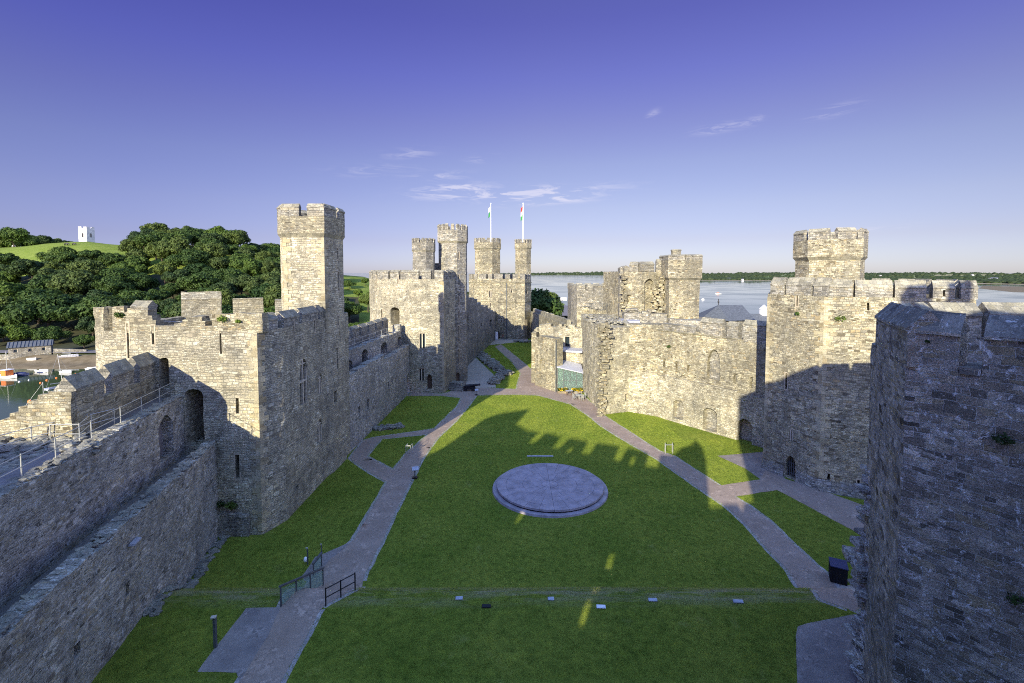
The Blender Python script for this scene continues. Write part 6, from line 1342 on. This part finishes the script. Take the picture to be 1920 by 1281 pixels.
# motor boat on the strait
def sea_boat(px, py, Lb, label, hull='white', top='orange'):
    p = Z(px, py, -8); t = thing('motor_boat', label, 'boat', p); b = bmesh.new(); box(b, p+Vector((0, 0, .35)), (Lb, Lb*.3, .9)); 
    for v in b.verts:
        if v.co.x > p.x and v.co.z < p.z+.4: v.co.x -= Lb*.18; v.co.y = p.y+(v.co.y-p.y)*.4
    mesh_obj('hull', b, hull, t); b = bmesh.new(); box(b, p+Vector((-.1*Lb, 0, 1.1)), (Lb*.4, Lb*.22, .9)); bmesh.ops.bevel(b, geom=b.edges[:], offset=.15, affect='EDGES'); mesh_obj('cabin', b, top, t)
sea_boat(1347, 551, 8, 'small orange and white boat out on the strait above the pointed roof')
sea_boat(1318, 562, 3, 'tiny white speck of a boat near the gatehouse turret', 'white', 'white')
# riverside road beyond the far tower
b = bmesh.new(); face(b, [Z(1022, 592, -4.3), Z(1078, 592, -4.3), Z(1075, 578, -4.3), Z(1046, 566, -4.3), Z(1030, 566, -4.3), Z(1036, 575, -4.3)]); tag(mesh_obj('road', b, 'walk'), kind='structure')
b = bmesh.new(); face(b, [Z(1033, 564.5, -4.25), Z(1060, 570, -4.25), Z(1052, 576, -4.25), Z(1044, 574, -4.25)]); tag(mesh_obj('grass_verge', b, 'meadow'), kind='structure')
def car(px, py, rz, label, m_):
    p = Z(px, py, -4.3); t = thing('parked_car', label, 'car', p, 'cars parked on the riverside road'); b = bmesh.new(); box(b, p+Vector((0, 0, .6)), (4.2, 1.75, .62), rz); bmesh.ops.bevel(b, geom=b.edges[:], offset=.14, segments=2, affect='EDGES'); mesh_obj('body', b, m_, t)
    b = bmesh.new(); box(b, p+Vector((0, 0, 1.15)), (2.3, 1.5, .55), rz); 
    for v in b.verts:
        if v.co.z > p.z+1.2: v.co.x = p.x+(v.co.x-p.x)*.75; v.co.y = p.y+(v.co.y-p.y)*.85
    mesh_obj('cabin', b, 'pane', t); M3 = Matrix.Rotation(rz, 3, 'Z')
    for x in (-1.3, 1.3):
        for y in (-.82, .82): b = bmesh.new(); v = p+M3 @ Vector((x, y, .32)); bmesh.ops.create_cone(b, cap_ends=True, segments=12, radius1=.32, radius2=.32, depth=.2, matrix=Matrix.Translation(v) @ Matrix.Rotation(rz, 4, 'Z') @ Matrix.Rotation(R(90), 4, 'X')); mesh_obj('wheel', b, 'black', t)
for (px, py, lab, m_) in ((1032, 583, 'silver car parked on the riverside road, nearest the curtain wall', 'lead'), (1037, 578, 'white car parked second along the riverside road', 'white'), (1041, 574, 'navy car parked farthest along the riverside road', 'navy')): car(px, py, R(70), lab, m_)
t = thing('white_kiosk', 'long low white kiosk on the grass by the water beyond the farthest tower', 'kiosk', Z(1050, 564, -4.3)); p = Z(1050, 564, -4.3); b = bmesh.new(); box(b, p+Vector((0, 0, 1.4)), (11, 3, 2.6)); mesh_obj('wall', b, 'white', t); b = bmesh.new(); box(b, p+Vector((0, 0, 2.85)), (11.6, 3.6, .25)); mesh_obj('roof', b, 'lead', t)
for pr in PR_+PB_:
    if pr.name not in used:
        for ch in list(pr.children): bpy.data.objects.remove(ch)
        bpy.data.objects.remove(pr)

# ---- the lawn's own blades: short upright tufts, one object
import numpy as np
def blades(n, x0, x1, y0, y1, h, w, seed):
    rs = np.random.RandomState(seed); x = rs.uniform(x0, x1, n); y = rs.uniform(y0, y1, n); keep = np.ones(n, bool)
    dip = (x-dc.x)**2+(y-dc.y)**2; keep &= dip > (dr+.02)**2
    polys = PATHS+[[(p[0], p[1]) for p in q] for q in (PA, PQ, PR, PN, BK)]
    for pl in polys:
        ins = np.zeros(n, bool); m = len(pl)
        for i in range(m):
            (ax, ay), (bx, by) = pl[i], pl[(i+1) % m]
            if ay == by: continue
            c = ((ay > y) != (by > y)) & (x < (bx-ax)*(y-ay)/(by-ay)+ax); ins ^= c
        keep &= ~ins
    keep &= (x+.227*y > -14.2) & (x > CA[0]+.1+(y-52)*.03)
    keep &= ~((y > e_[1]) & (x > 20.5))
    x, y = x[keep], y[keep]; n = len(x); t = np.clip((y-26.9)/2.9, 0, 1); z = 1.5*(1-t*t*(3-2*t))
    z += np.array([0.10*noise.noise(Vector((a*.06, b*.06, 3.1))) for a, b in zip(x, y)])-.01
    a = rs.uniform(0, 2*np.pi, n); hh = h*rs.uniform(.5, 1.25, n); ww = w*rs.uniform(.6, 1.3, n); lx, ly = rs.normal(0, .45, n)*hh, rs.normal(0, .45, n)*hh
    V = np.empty((n, 3, 3), np.float32); V[:, 0] = np.stack([x-np.cos(a)*ww, y-np.sin(a)*ww, z], 1); V[:, 1] = np.stack([x+np.cos(a)*ww, y+np.sin(a)*ww, z], 1); V[:, 2] = np.stack([x+lx, y+ly, z+hh], 1)
    return V.reshape(-1, 3)
V = np.concatenate([blades(620000, -24, 32, 21, 58, .075, .016, 1), blades(170000, -20, 30, 58, 92, .10, .028, 2), blades(50000, -9, 12, 92, 140, .13, .05, 3)]); n = len(V)//3
me = bpy.data.meshes.new('grass'); me.vertices.add(len(V)); me.vertices.foreach_set('co', V.ravel()); me.loops.add(len(V)); me.loops.foreach_set('vertex_index', np.arange(len(V), dtype=np.int32)); me.polygons.add(n); me.polygons.foreach_set('loop_start', np.arange(0, len(V), 3, dtype=np.int32)); me.polygons.foreach_set('loop_total', np.full(n, 3, np.int32)); me.update(calc_edges=True)
me.materials.append(M_['blade']); o = bpy.data.objects.new('grass', me); C.objects.link(o); tag(o, kind='stuff')
